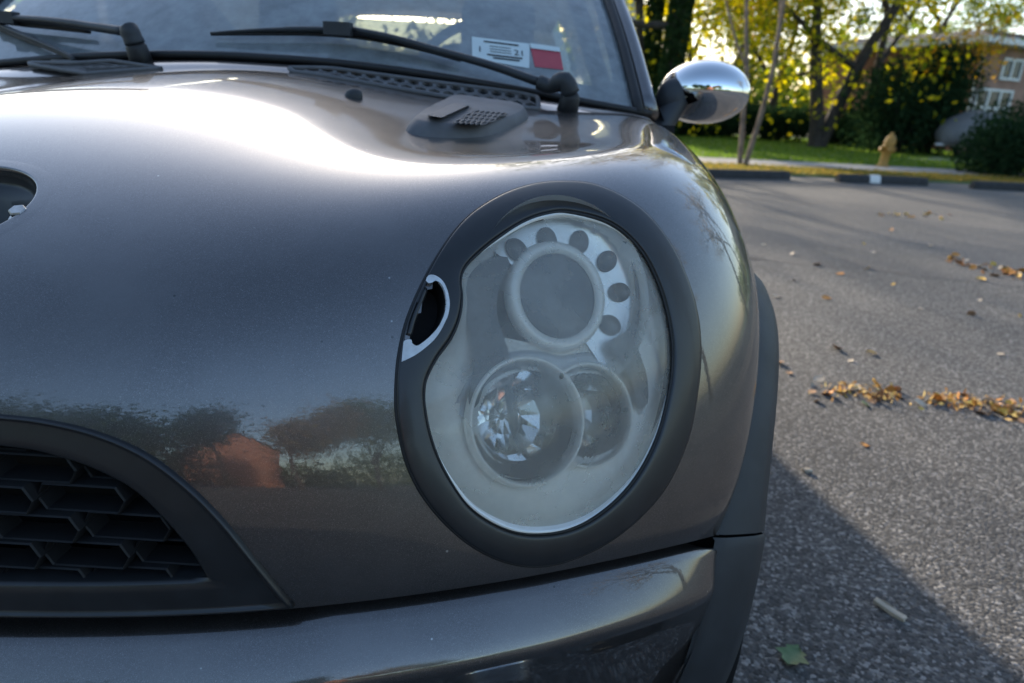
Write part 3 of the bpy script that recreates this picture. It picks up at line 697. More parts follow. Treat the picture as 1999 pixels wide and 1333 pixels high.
VQ = [(884,241), (950,245), (992,222), (926,216)]
MB().add([vquad(a, b, .0180, VQ) for a, b in ((0, 0), (1, 0), (1, 1), (0, 1))], [(0, 1, 2, 3)]).build('vent_opening', M['dark'], V, False)
for j in range(4):
    for i in range(6):
        a0 = (i+.5+(.5 if j % 2 else 0))/6.5; b0 = (j+.5)/4; hx = [(0, -1), (1, -.45), (1, .45), (0, 1), (-1, .45), (-1, -.45)]
        o = [vquad(a0+x*.077, b0+y*.155, .0184, VQ) for x, y in hx]; n_ = [vquad(a0+x*.055, b0+y*.105, .0184, VQ) for x, y in hx]
        MB().loft([o, [p+up*.0018 for p in o], [p+up*.0018 for p in n_], n_], closed=True).build('vent_cell', M['cowl'], V, False)
BQ = [(834,225), (866,230), (918,206), (886,200)]; rows = []
for b, k in ((0, .85), (.04, 1), (.96, 1), (1, .85)):
    rows.append([vquad(.5+(a-.5)*k, b, h, BQ) for a, h in ((0, .016), (0, .021), (.12, .0245), (.88, .0245), (1, .021), (1, .016))])
MB().loft(rows, closed=True, caps=True).build('vent_cap_bar', M['cowl'], V, True, 35)
p, n = hit(690, 190); f_ = np.array([1, 0, 0.])
MB().loft([[p+f_*(.013*k*math.cos(q))+np.cross(n, f_)*(.009*k*math.sin(q))+n*h for q in np.linspace(0, 2*math.pi, 24, endpoint=False)] for k, h in ((1.1, -.002), (1.05, .004), (.9, .009), (.5, .0125), (.02, .0135))], closed=True).build('washer_jet', M['plastic'], CAR)
# badge bolt
bp_, bn = hit(34, 410); bp_ = bp_-bn*.010
B = empty('badge_bolt', tuple(bp_), rec)
bx = np.cross(bn, (0, 1, 0)); bx /= np.linalg.norm(bx); by = np.cross(bn, bx)
cyl = lambda r, h, n, ph=0: [bp_+bx*r*math.cos(q)+by*r*math.sin(q)+bn*h for q in np.linspace(ph, ph+2*math.pi, n, endpoint=False)]
MB().loft([cyl(.0105, 0, 32), cyl(.0105, .0022, 32), cyl(.0095, .003, 32), cyl(.0001, .003, 32)], closed=True).build('bolt_washer', M['steel'], rec)
MB().loft([cyl(.0072, .003, 6, .3), cyl(.0072, .010, 6, .3), cyl(.0062, .0112, 6, .3), cyl(.0001, .0112, 6, .3)], closed=True).build('bolt_head', M['steel'], rec, False)
bpy.data.objects.remove(B)
MB().tube([hit(10, 440)[0]-bn*.014, hit(34, 412)[0]-bn*.012, hit(20, 480)[0]-bn*.014], .0042, 8, flat=.5).build('badge_bracket', M['plastic'], rec)

# ---- door mirrors
for sx in (1, -1):
    fl_ = np.array([sx, 1, 1]); Mr = empty('door_mirror', (sx*.88, 1.27, 1.0), CAR)
    mc = np.array([.880, 1.271, 1.002])
    ax = np.array([1., .10, -.02]); ax /= np.linalg.norm(ax); az = np.array([.03, .15, 1.]); az /= np.linalg.norm(az); ay = np.cross(az, ax)
    def ell(c, rx, ry, rz, y1, n=40, m=24, sq=1.0):
        rows = []
        for i in range(m+1):
            ph = math.pi*i/m*y1; r = math.sin(ph)
            rows.append([c-ay*(ry*math.cos(ph))+ax*(rx*r*math.cos(q))+az*(rz*r*math.sin(q)) for q in np.linspace(0, 2*math.pi, n, endpoint=False)])
        return rows
    rw = [[p*fl_ for p in r] for r in ell(mc, .101, .085, .068, .52)]
    MB().loft(rw, closed=True).build('mirror_cap', M['chrome'], Mr)
    rw2 = [[p*fl_ for p in r] for r in ([*[[p+ay*.002 for p in ell(mc, .099, .085, .066, .5)[-1]]], [p+ay*.045 for p in ell(mc, .096, .085, .063, .5)[-1]], [mc+ay*.045+(p-mc)*.02 for p in ell(mc, .096, .085, .063, .5)[-1]]])]
    MB().loft(rw2, closed=True).build('mirror_glass', M['chrome'], Mr)
    bc = at(1312, 192, Y=1.225)
    rw3 = [[p*fl_ for p in r] for r in ell(bc, .036, .030, .043, 1.0, 28, 16)]
    MB().loft(rw3, closed=True).build('mirror_base_cap', M['plastic'], Mr)
    arm = np.array([at(1322, 190, Y=1.225), at(1310, 215, Y=1.215), at(1293, 243, Y=1.20), at(1278, 275, Y=1.185)])*fl_
    MB().tube(open_curve(arm, 10), np.linspace(.026, .024, 10), 14).build('mirror_arm', M['plastic'], Mr)

# ---- cabin shell
def side_x(z): return .800+.030*math.sin(math.pi*min(max((z-.2)/.75, 0), 1))
for sx in (1, -1):
    fl_ = np.array([sx, 1, 1])
    # A pillar and its rubber, roof rail
    pil = [ws(1.0, t)+np.array([.012, .018, .006]) for t in np.linspace(-.02, 1, 16)]
    MB().tube(np.array(pil)*fl_, .019, 12).build('windscreen_pillar', M['paint'], CAR)
    MB().tube(np.array([ws(.985, t)+np.array([.0, -.004, .003]) for t in np.linspace(-.01, 1, 16)])*fl_, .011, 8).build('pillar_seal', M['rubber'], CAR)
    ys = np.linspace(.72, 3.55, 120); zs = np.linspace(0, 1, 20); v = []; f = []
    for i, y in enumerate(ys):
        e = body([1.0], np.linspace(0, 1, 60))[0]; ee = e[np.argsort(e[:, 1])]
        zt = np.interp(y, np.r_[ee[20:, 1], 1.25, 3.6], np.r_[ee[20:, 2], .925, .95]); xt = np.interp(y, np.r_[ee[20:, 1], 1.25, 3.6], np.r_[ee[20:, 0], .79, .74])
        for s in zs:
            z = .22+(zt-.22)*s; x = side_x(z)+ (xt-side_x(zt))*s**3
            v.append(np.array([x - .10*max(0, (y-3.1)/.45)**2, y, z])*fl_)
    for i in range(119):
        for j in range(19):
            c = (v[i*20+j]+v[(i+1)*20+j+1])/2
            if math.hypot(c[1]-AY, c[2]-AZ) < .41 or math.hypot(c[1]-AY-2.467, c[2]-AZ) < .41: continue
            f.append((i*20+j, (i+1)*20+j, (i+1)*20+j+1, i*20+j+1))
    mesh('body_side', v, f, M['paint'], CAR)
    t_ = empty('side_window', (sx*.7, 2.2, 1.1), CAR)
    MB().loft([[np.array([np.interp(s, [0, 1], [.775, .60]), y0+(y1-y0)*s, .935+.40*s])*fl_ for s in np.linspace(0, 1, 6)] for y0, y1 in ((1.14, 1.60), (2.2, 2.15), (3.35, 3.2))]).build('window_pane', M['tinted'], t_)
    MB().tube(np.array([(.775, 2.15, .93), (.60, 2.12, 1.34)])*fl_, .03, 8).build('door_pillar', M['rubber'], t_)
rr = []
for y, z, x in ((1.52, 1.368, .60), (1.62, 1.385, .62), (2.0, 1.408, .625), (2.6, 1.40, .62), (3.2, 1.36, .60), (3.36, 1.33, .58)):
    rr.append([np.array([x*a, y+.06*a*a*(1 if y < 1.6 else 0), z-.035*abs(a)**3]) for a in np.linspace(-1, 1, 21)])
MB().loft(rr).build('roof', M['paint'], CAR)
MB().loft([[np.array([x*.98, y, z]) for x in (-.72, .72)] for y, z in ((3.40, .95), (3.55, .93), (3.60, .6), (3.55, .25))]).build('tailgate', M['paint'], CAR)
MB().loft([[np.array([a*(.72-.14*s), 3.40-.05*s, .95+.36*s]) for a in (-1, -.5, 0, .5, 1)] for s in (0, .5, 1)]).build('rear_window', M['tinted'], CAR)
M['dash'] = plain('dashboard_plastic', (.045, .046, .048), .6, 0, .2, 20, .2, 800)
M['seat'] = plain('grey_seat_cloth', (.09, .09, .095), .85, 0, .2, 60, .3, 700)
MB().loft([[np.array([x, y+.08*(x/.7)**2, z]) for x in np.linspace(-.69, .69, 15)] for y, z in ((1.03, .965), (1.12, .985), (1.30, .995), (1.45, .98), (1.48, .90), (1.46, .6))]).build('dashboard', M['dash'], CAR)
MB().loft([[np.array([x, y, .32]) for x in (-.74, .74)] for y in (1.1, 3.4)]).build('cabin_floor', M['dark'], CAR)
MB().loft([[np.array([x, y, z]) for x in (-.78, -.4, 0, .4, .78)] for y, z in ((1.06, .93), (1.05, .60), (1.10, .25))]).build('bulkhead', M['dark'], CAR)
for x in (.36, -.36):
    S = empty('front_seat', (x, 2.05, .4), CAR)
    def pad(c, w_, h_, d_, tilt):
        ct, st = math.cos(tilt), math.sin(tilt); rws = []
        for k, hh in ((.75, -.5), (.95, -.46), (1, -.3), (1, .3), (.95, .46), (.7, .5)):
            rws.append([np.array(c)+np.array([w_/2*k*cx_, d_/2*k*cy_*ct+hh*h_*st, hh*h_*ct-d_/2*k*cy_*st]) for cx_, cy_ in ((-1,-.7),(-.8,-1),(.8,-1),(1,-.7),(1,.7),(.8,1),(-.8,1),(-1,.7))])
        return MB().loft(rws, closed=True, caps=True)
    pad((x, 1.90, .50), .50, .16, .52, .1).build('seat_cushion', M['seat'], S); pad((x, 2.20, .83), .48, .62, .14, .25).build('seat_backrest', M['seat'], S)
    pad((x, 2.31, 1.20), .26, .17, .10, .2).build('headrest', M['seat'], S)
pts = [np.array([.36+.18*math.cos(q), 1.56+.05*math.sin(q), .98+.17*math.sin(q)]) for q in np.linspace(0, 2*math.pi, 40, endpoint=False)]
MB().tube(pts, .014, 8, closed=True).build('steering_wheel', M['dash'], CAR)

# ---- stickers behind the screen
def sticker(name, quad, mat, lab):
    q = [whit(*p)+np.array([0, -.6, .5])*.0015 for p in quad]; o = MB().add(q, [(0, 1, 2, 3)]).build(name, mat, WSO, False); o['label'] = lab; return o, q
M['paper'] = plain('sticker_paper', (.58, .66, .66), .6, 0, .04, 20); M['red'] = plain('red_sticker', (.42, .06, .08), .6, 0, .08, 30); M['ink'] = plain('printed_ink', (.03, .035, .04), .7)
def text_on(parent, q, s, cx_, cy_, hgt, mat=None):
    cu = bpy.data.curves.new('lettering', 'FONT'); cu.body = s; cu.align_x = 'CENTER'; cu.align_y = 'CENTER'; cu.size = 1
    ob = bpy.data.objects.new('lettering', cu); COL.objects.link(ob); dg = bpy.context.evaluated_depsgraph_get(); me = bpy.data.meshes.new_from_object(ob.evaluated_get(dg)); bpy.data.objects.remove(ob)
    ux = (q[1]-q[0]); uy = (q[0]-q[3]); W_ = np.linalg.norm(ux); H_ = np.linalg.norm(uy); ux = ux/W_; uy = uy/H_; nn = np.cross(ux, uy)
    if nn[1] > 0: nn = -nn
    o0 = q[3]+ux*W_*cx_+uy*H_*cy_
    for vv_ in me.vertices:
        c = vv_.co; vv_.co = Vector(o0+ux*c.x*hgt*H_+uy*c.y*hgt*H_+nn*.0012)
    me.materials.clear(); me.materials.append(mat or M['ink']); me.name = 'lettering'; return link(bpy.data.objects.new('lettering', me), parent)
s1, q1 = sticker('inspection_sticker', [(921,72),(1034,86),(1033,134),(922,114)], M['paper'], 'white permit sticker with 1 and 21')
text_on(s1, q1, '1', .13, .42, .36); text_on(s1, q1, '21', .80, .46, .36)
for yy, x0_, x1_ in ((.80, .2, .8), (.63, .3, .66), (.5, .3, .66), (.38, .3, .66), (.2, .25, .85), (.08, .35, .8)):
    ux, uy = q1[1]-q1[0], q1[0]-q1[3]
    a_, b_ = q1[3]+ux*x0_+uy*yy, q1[3]+ux*x1_+uy*yy; nn = np.array([0, -.6, .6])*.001
    MB().add([a_+nn, b_+nn, b_+nn+uy*(.07 if yy > .7 or yy < .3 else .03), a_+nn+uy*(.07 if yy > .7 or yy < .3 else .03)], [(0,1,2,3)]).build('print_line', M['ink'], s1, False)
s2, q2 = sticker('red_sticker', [(1034,86),(1092,94),(1100,137),(1044,131)], M['red'], 'small red sticker with white header')
MB().add([q2[0]+np.array([0,-.0012,.0012]), q2[1]+np.array([0,-.0012,.0012]), q2[1]*.78+q2[2]*.22+np.array([0,-.0012,.0012]), q2[0]*.78+q2[3]*.22+np.array([0,-.0012,.0012])], [(0,1,2,3)]).build('sticker_header', M['paper'], s2, False)

# ==================================================================== BACKGROUND
def leaf_mat(name, cols, trans=.55, rough=.6):
    m, t, b = new_mat(name); t.nodes.remove(b); out = t.nodes['Material Output']
    a = t.nodes.new('ShaderNodeAttribute'); a.attribute_name = 'tint'
    r = ramp(t, a.outputs['Fac'], [(i/(len(cols)-1), c) for i, c in enumerate(cols)])
    d = t.nodes.new('ShaderNodeBsdfDiffuse'); tl = t.nodes.new('ShaderNodeBsdfTranslucent'); mx = t.nodes.new('ShaderNodeMixShader'); mx.inputs[0].default_value = trans
    hv = t.nodes.new('ShaderNodeHueSaturation'); hv.inputs['Saturation'].default_value = 1.15; hv.inputs['Value'].default_value = 1.9; t.links.new(r.outputs[0], hv.inputs['Color'])
    t.links.new(r.outputs[0], d.inputs[0]); t.links.new(hv.outputs[0], tl.inputs[0]); t.links.new(d.outputs[0], mx.inputs[1]); t.links.new(tl.outputs[0], mx.inputs[2]); t.links.new(mx.outputs[0], out.inputs[0]); return m
def bark(name, col): return plain(name, col, .9, 0, .4, 6, .8, 40, .02)
M['bark'] = bark('dark_bark', (.045, .035, .028)); M['palebark'] = bark('pale_bark', (.20, .14, .10))
M['lf_yellow'] = leaf_mat('yellow_green_leaves', [(.10, .13, .02), (.22, .23, .03), (.40, .36, .04), (.52, .40, .05)])
M['lf_green'] = leaf_mat('green_leaves', [(.04, .07, .018), (.08, .115, .026), (.16, .17, .04)])
M['lf_dark'] = leaf_mat('dark_evergreen_leaves', [(.012, .028, .014), (.02, .042, .02), (.035, .06, .025)], .25)
M['lf_brown'] = leaf_mat('brown_autumn_leaves', [(.14, .09, .045), (.22, .13, .05), (.20, .19, .04), (.30, .17, .06)])
M['lf_ivy'] = leaf_mat('ivy_leaves', [(.015, .035, .015), (.03, .055, .02), (.05, .075, .03)], .2)
M['lf_gold'] = leaf_mat('gold_leaves', [(.25, .14, .03), (.35, .22, .04), (.20, .20, .04)])
rng = np.random.default_rng(11)
def leaves(name, C, size, mat, parent, aspect=.55, kind=None):
    n = len(C); a = rng.normal(size=(n, 3)); a /= np.linalg.norm(a, axis=1)[:, None]; b = np.cross(a, rng.normal(size=(n, 3))); b /= np.linalg.norm(b, axis=1)[:, None]
    s = size*(.6+.8*rng.random((n, 1))); nrm = np.cross(a, b)
    P = np.stack([C-a*s, C+b*s*aspect+nrm*s*.15, C+a*s, C-b*s*aspect+nrm*s*.15], 1).reshape(-1, 3)
    me = bpy.data.meshes.new(name); me.vertices.add(4*n); me.vertices.foreach_set('co', P.ravel()); me.loops.add(4*n); me.loops.foreach_set('vertex_index', np.arange(4*n))
    me.polygons.add(n); me.polygons.foreach_set('loop_start', np.arange(n)*4)
    at_ = me.attributes.new('tint', 'FLOAT', 'FACE'); at_.data.foreach_set('value', np.clip(rng.normal(.5, .27, n), 0, 1))
    me.update(calc_edges=True); me.materials.append(mat); o = link(bpy.data.objects.new(name, me), parent)
    if kind: o['kind'] = kind
    return o
def limb(mb, p0, d, L, r, depth, tips, spread=.75, up=.25, bend=.25, nb=3, sides=7):
    pts = [np.array(p0, float)]; dd = np.array(d, float); n = 6
    for i in range(n):
        dd = dd+rng.normal(size=3)*bend*.3+np.array([0, 0, up*.1]); dd /= np.linalg.norm(dd); pts.append(pts[-1]+dd*L/n)
    mb.tube(pts, np.linspace(r, r*.55, n+1), max(4, sides), cap=False)
    if depth == 0: tips.extend(pts[2:]); return
    if depth == 1: tips.extend(pts[3:])
    for k in range(nb):
        q = pts[n-int(rng.integers(0, 4))] if k else pts[-1]
        e = dd+rng.normal(size=3)*spread; e[2] += up; e /= np.linalg.norm(e)
        limb(mb, q, e, L*rng.uniform(.55, .8), r*.52, depth-1, tips, spread, up, bend, nb, sides-1)
def tree(name, loc, h, mat, label, group=None, trunks=((0, 0, 1),), r=.18, trunk_h=.35, depth=3, nleaf=7000, leaf=.09, puff=.45, nb=3, spread=.75, barkm='bark', droop=0, up=.25):
    T = empty(name, (loc[0], loc[1], 0)); tag(T, label, 'tree', group); tips = []; mb = MB()
    for tx in trunks:
        d = np.array(tx, float); d /= np.linalg.norm(d); off = np.array([tx[0], tx[1], 0])*.4
        limb(mb, np.array([loc[0], loc[1], -.05])+off, d, h*trunk_h, r, depth, tips, spread, up, .18, nb, 9)
    mb.build('trunk', M[barkm], T)
    tips = np.array(tips); zmax = tips[:, 2].max(); sc_ = 1
    C = tips[rng.integers(0, len(tips), nleaf)]+rng.normal(size=(nleaf, 3))*puff*np.array([1, 1, .8]); 
    if droop: C[:, 2] -= rng.random(nleaf)**1.5*droop
    C = C[C[:, 2] > .25]
    leaves('crown', C, leaf, mat, T); return T
def blob_bush(name, loc, rx, ry, h, mat, label, n=5000, leaf=.06, group=None, cat='bush'):
    T = empty(name, (loc[0], loc[1], 0)); tag(T, label, cat, group); mb = MB(); lobes = []
    for k in range(14):
        a = rng.random()*6.28; q = rng.random()**.5; c = np.array([loc[0]+rx*.62*q*math.cos(a), loc[1]+ry*.62*q*math.sin(a), h*(.25+.5*rng.random()*(1-.4*q))]); lobes.append(c)
        mb.tube(open_curve([np.array([loc[0], loc[1], -.03])+rng.normal(size=3)*np.array([.1, .1, 0]), (np.array([loc[0], loc[1], 0])+c)/2+rng.normal(size=3)*.1, c], 6), np.linspace(.035, .012, 6), 5, cap=False)
    mb.build('stems', M['bark'], T); lobes = np.array(lobes); R0 = np.array([rx*.5, ry*.5, h*.34])
    d = rng.normal(size=(n, 3)); d /= np.linalg.norm(d, axis=1)[:, None]; C = lobes[rng.integers(0, 14, n)]+d*R0*(.55+.5*rng.random((n, 1))**.5)
    C = C[(C[:, 2] > .03)]; leaves('foliage', C, leaf, mat, T, .5); return T
# wheel stops along the edge of the lot
def stop(px0, px1, label):
    a, b = gnd(*px0), gnd(*px1); c = (a+b)/2; d = (b-a); L = np.linalg.norm(d); e = d/L; n = np.array([-e[1], e[0], 0])
    S = empty('wheel_stop', (c[0], c[1], 0)); tag(S, label, 'wheel stop', 'wheel stops along the far edge of the lot'); prof = [(-.085, 0), (-.08, .06), (-.055, .125), (-.045, .135), (.045, .135), (.055, .125), (.08, .06), (.085, 0)]
    MB().loft([[c+e*(s*L/2)+n*(y*k)+np.array([0, 0, .001+z*k]) for y, z in prof] for s, k in ((-1, .82), (-.975, .97), (-.9, 1), (0, 1.01), (.9, 1), (.975, .97), (1, .82))], caps=True).build('concrete_block', M['oldconcrete'], S, True, 40)
    return S, c, e, n, L
stop((1368,346), (1537,350), 'dark concrete wheel stop at the foot of the thin double-trunked tree')
S2, c, e, n, L = stop((1634,355), (1806,362), 'dark concrete wheel stop with a square of white paint')
k0 = (at(1710, 352, Z=.06)-c)@e
MB().loft([[c+e*(k0+s)+n*y+np.array([0, 0, .001+z]) for y, z in ((-.087, .012), (-.083, .06), (-.058, .128), (-.046, .138), (.045, .138))] for s in (-.10, .10)]).build('white_paint_patch', M['white'], S2, False)
stop((1896,368), (2090,377), 'dark concrete wheel stop in front of the round dark bush')
# hydrant
def hydrant(loc, h):
    H = empty('fire_hydrant', tuple(loc)); tag(H, 'yellow ochre fire hydrant standing on the lawn beside the pavement', 'hydrant'); k = h/.75
    m = plain('ochre_hydrant_paint', (.38, .20, .035), .55, 0, .25, 12); lean = np.array([.10, .02, 1.])
    rw = lambda pr: [[np.array(loc)+np.array([r*k*math.cos(q), r*k*math.sin(q), 0])+lean*z*k for q in np.linspace(0, 6.2832, 24, endpoint=False)] for r, z in pr]
    MB().loft(rw([(.14, 0), (.14, .035), (.095, .04), (.09, .10), (.09, .40), (.11, .41), (.115, .45), (.10, .46)]), closed=True).build('barrel', m, H)
    MB().loft(rw([(.115, .46), (.12, .50), (.105, .58), (.07, .65), (.03, .675), (.03, .72), (.001, .72)]), closed=True).build('bonnet', m, H)
    c_ = np.array(loc)+lean*.36*k
    for d, r in (((1, 0, 0), .045), ((-1, 0, 0), .045), ((0, -1, 0), .06)):
        d = np.array(d, float); MB().tube([c_+d*.07*k, c_+d*.13*k, c_+d*.131*k, c_+d*.16*k], np.array([r, r, r*1.25, r*1.2])*k, 12).build('outlet_cap', m, H)
    return H
hydrant(gnd(1722, 325, .04), .80)
# brick house on the right
def brick_mat():
    m, t, b = new_mat('brick_wall'); tc = t.nodes.new('ShaderNodeTexCoord'); mp = t.nodes.new('ShaderNodeMapping'); mp.inputs['Rotation'].default_value = (R_(90), 0, 0)
    t.links.new(tc.outputs['Object'], mp.inputs[0]); br = t.nodes.new('ShaderNodeTexBrick'); t.links.new(mp.outputs[0], br.inputs[0]); br.inputs['Scale'].default_value = 4.5
    br.inputs['Color1'].default_value = (.26, .09, .05, 1); br.inputs['Color2'].default_value = (.34, .14, .08, 1); br.inputs['Mortar'].default_value = (.3, .27, .24, 1); br.inputs['Mortar Size'].default_value = .012
    t.links.new(br.outputs[0], b.inputs['Base Color']); b.inputs['Roughness'].default_value = .9; return m
M['brick'] = brick_mat(); M['shaded_brick'] = plain('shaded_brick_wall', (.32, .19, .14), .9, 0, .2, 2); M['siding'] = plain('white_siding', (.55, .57, .58), .7, 0, .08, 3); M['roofing'] = plain('dark_roofing', (.06, .055, .055), .9, 0, .3, 3)  # front brick wall: its greyer shaded tone is put into the plain colour
def house(name, c0, e1, L1, L2, h, wallm, label, roof='flat', wins=()):
    e1 = np.array(e1, float); e1 /= np.linalg.norm(e1); e2 = np.array([-e1[1], e1[0]]); Hs = empty(name, (c0[0], c0[1], 0)); tag(Hs, label, 'house')
    def P(a, b, z): q = np.array(c0[:2])+e1*a+e2*b; return np.array([q[0], q[1], z])
    for nm, (a0, b0, a1, b1), mt in (('front_wall', (0, 0, L1, 0), wallm[0]), ('side_wall', (0, L2, 0, 0), wallm[1]), ('rear_wall', (L1, L2, 0, L2), wallm[1]), ('end_wall', (L1, 0, L1, L2), wallm[0])):
        MB().add([P(a0, b0, -.03), P(a1, b1, -.03), P(a1, b1, h), P(a0, b0, h)], [(0,1,2,3)]).build(nm, mt, Hs, False)
    if roof == 'flat':
        MB().add([P(a, b, z) for z in (h-.02, h+.24) for a, b in ((-.9, -.8), (L1+.8, -.8), (L1+.8, L2+.8), (-.9, L2+.8))], [(0,3,2,1),(4,5,6,7),(0,1,5,4),(1,2,6,5),(2,3,7,6),(3,0,4,7)]).build('roof_fascia', M['white'], Hs, False)
        MB().add([P(a, b, z) for z, o in ((h+.25, .0), (h+.7, 1.5)) for a, b in ((-.8+o, -.7+o), (L1+.7-o, -.7+o), (L1+.7-o, L2+.7-o), (-.8+o, L2+.7-o))], [(4,5,6,7),(0,1,5,4),(1,2,6,5),(2,3,7,6),(3,0,4,7)]).build('roof', M['roofing'], Hs, False)
        MB().tube([P(-.06, -.06, h), P(-.06, -.06, 0)], .06, 8).build('downpipe', M['white'], Hs)
    else:
        rz = h+L1*.42
        MB().add([P(0, 0, h), P(L1, 0, h), P(L1/2, 0, rz), P(0, L2, h), P(L1, L2, h), P(L1/2, L2, rz)], [(0,1,2),(3,5,4)]).build('gable', wallm[0], Hs, False)
        for sgn, a0, a1 in ((0, -.4, L1/2), (1, L1+.4, L1/2)):
            MB().add([P(a0, b, h-.25+dz) for dz in (0, .14) for b in (-.4, L2+.4)]+[P(a1, b, rz+.02+dz) for dz in (0, .14) for b in (-.4, L2+.4)], [(0,1,5,4),(2,6,7,3),(0,4,6,2),(1,3,7,5),(0,2,3,1)]).build('roof', M['roofing'], Hs, False)
    for (face, a, z, ww, hh, nx, nz) in wins:
        q = (lambda s, d, zz: P(s, -d, zz)) if face == 'front' else (lambda s, d, zz: P(-d, s, zz))
        W_ = MB().add([q(a-ww/2, .03, z-hh/2), q(a+ww/2, .03, z-hh/2), q(a+ww/2, .03, z+hh/2), q(a-ww/2, .03, z+hh/2)], [(0,1,2,3)]).build('window', M['window'], Hs, False)
        mb = MB()
        for i in range(nx+1):
            s = a-ww/2+ww*i/nx; mb.add([q(s-.05, .02, z-hh/2), q(s+.05, .02, z-hh/2), q(s+.05, .09, z-hh/2), q(s-.05, .09, z-hh/2), q(s-.05, .02, z+hh/2), q(s+.05, .02, z+hh/2), q(s+.05, .09, z+hh/2), q(s-.05, .09, z+hh/2)], [(0,1,2,3),(4,7,6,5),(0,4,5,1),(1,5,6,2),(2,6,7,3),(3,7,4,0)])
        for j in range(nz+1):
            s = z-hh/2+hh*j/nz; mb.add([q(a-ww/2-.05, .022, s-.05), q(a+ww/2+.05, .022, s-.05), q(a+ww/2+.05, .092, s-.05), q(a-ww/2-.05, .092, s-.05), q(a-ww/2-.05, .022, s+.05), q(a+ww/2+.05, .022, s+.05), q(a+ww/2+.05, .092, s+.05), q(a-ww/2-.05, .092, s+.05)], [(0,1,2,3),(4,7,6,5),(0,4,5,1),(1,5,6,2),(2,6,7,3),(3,7,4,0)])
        mb.build('window_frame', M['white'], W_, False)
    return Hs
hc0 = gnd(1868, 296)
house('brick_house', hc0, (.93, .37), 12, 9, 4.5, (M['shaded_brick'], M['brick']), 'brick house with flat white-edged roof and large white windows at the right edge', 'flat',
      (('front', 1.35, 1.95, 2.2, 1.5, 3, 2), ('front', 5.0, 2.2, 1.6, 1.4, 2, 2), ('front', 2.0, 3.6, 1.2, .8, 2, 1), ('side', 4, 2.4, 1.6, 1.3, 2, 2)))
lh = at(1180, 150, Y=36)
house('white_house', (lh[0]-3.6, 40), (1, .06), 6.4, 6, 5.6, (M['siding'], M['siding']), 'white sided house partly hidden behind the ivy-covered trunks', 'gable',
      (('front', 5.55, 3.55, .95, 1.7, 1, 2), ('front', 5.55, 1.2, .95, 1.5, 1, 2), ('front', 2.5, 3.55, .95, 1.7, 1, 2)))
# driveway and covered boat on a trailer
dA, dB = gnd(1765, 313), gnd(1905, 321); dC, dD = gnd(2040, 312), gnd(1900, 306)
sheet('driveway', [dA, dB, dC, dD], .05, M['concrete'], .06)
bl = gnd(1872, 307, .05); be = np.array([.86, .5, 0]); be /= np.linalg.norm(be); bnv = np.array([-be[1], be[0], 0])
BT = empty('covered_boat', tuple(bl)); tag(BT, 'small boat under a pale grey tarpaulin on a trailer beside the house', 'boat')
M['tarp'] = plain('grey_tarpaulin', (.13, .13, .135), .7, 0, .15, 3, .5, 3, .03)
MB().loft([[bl+be*x+bnv*(w_*math.cos(q))+np.array([0, 0, .72+zb+ (hh if math.sin(q) > 0 else .32)*math.sin(q)]) for q in np.linspace(0, 2*math.pi, 24, endpoint=False)] for x, w_, hh, zb in ((-1.3, .05, .12, .02), (-1.15, .35, .30, 0), (-.5, .75, .62, 0), (.3, .85, .85, 0), (1.3, .85, .80, 0), (2.4, .8, .6, 0), (2.5, .7, .3, 0))], closed=True, caps=True).build('tarpaulin', M['tarp'], BT)
mb = MB(); mb.tube([bl-be*1.6+np.array([0, 0, .40]), bl+be*2.3+np.array([0, 0, .40])], .05, 6); mb.tube([bl-be*1.2+np.array([0, 0, .40]), bl-be*1.2+np.array([0, 0, .75])], .04, 6); mb.build('trailer_frame', M['steel'], BT)
for x, sg in ((-.75, -1), (1.2, -1), (1.2, 1)):
    o_ = bl+be*x+bnv*sg*.75+np.array([0, 0, .27]); MB().loft([[o_+bnv*a+be*r*math.cos(q)+np.array([0, 0, r*math.sin(q)]) for q in np.linspace(0, 6.2832, 24, endpoint=False)] for r, a in ((.05, -.1), (.2, -.1), (.27, -.07), (.27, .07), (.2, .1), (.05, .1))], closed=True, caps=True).build('trailer_wheel', M['rubber'], BT)
# trees and shrubs
g = lambda x, y: gnd(x, y)[:2]
def at_px(x, Y): p = at(x, 240, Y=Y); return (p[0], p[1])
tree('crape_myrtle', g(1447, 326), 7, M['lf_brown'], 'slender tree with two thin pale trunks behind the first wheel stop', None, ((-.06, .05, 1), (.13, -.05, 1)), .055, .55, 3, 5200, .06, .33, 3, .55, 'palebark', up=.3)
tree('yellow_tree', g(1590, 290), 15, M['lf_yellow'], 'tall yellow-green tree with forked leaning trunk on the lawn', None, ((-.03, 0, 1), (.26, .05, 1)), .26, .40, 3, 12000, .11, .55, 3, .8, 'bark', droop=4.5)
tree('ivy_tree', at_px(1262, 24), 12, M['lf_green'], 'left one of two ivy-covered trunks beside the car windscreen', 'ivy-covered trunks', ((-.04, 0, 1),), .17, .55, 3, 2200, .1, .6, 3, .8)
tree('ivy_tree', at_px(1292, 23), 13, M['lf_green'], 'right one of two ivy-covered trunks, just left of the door mirror', 'ivy-covered trunks', ((.05, 0, 1),), .24, .55, 3, 2200, .1, .6, 3, .8)
for o in [o for o in COL.objects if o.name.startswith('ivy_tree')]:
    n_ = 5000; z = rng.random(n_)*6.5; a = rng.random(n_)*6.283; rr_ = (.30 if '001' in o.name else .20)+.08*rng.random(n_)
    C = np.stack([o.location.x+rr_*np.cos(a)+(.05 if '001' in o.name else -.04)*z*.8, o.location.y+rr_*np.sin(a), z], -1); leaves('ivy', C, .085, M['lf_ivy'], o)
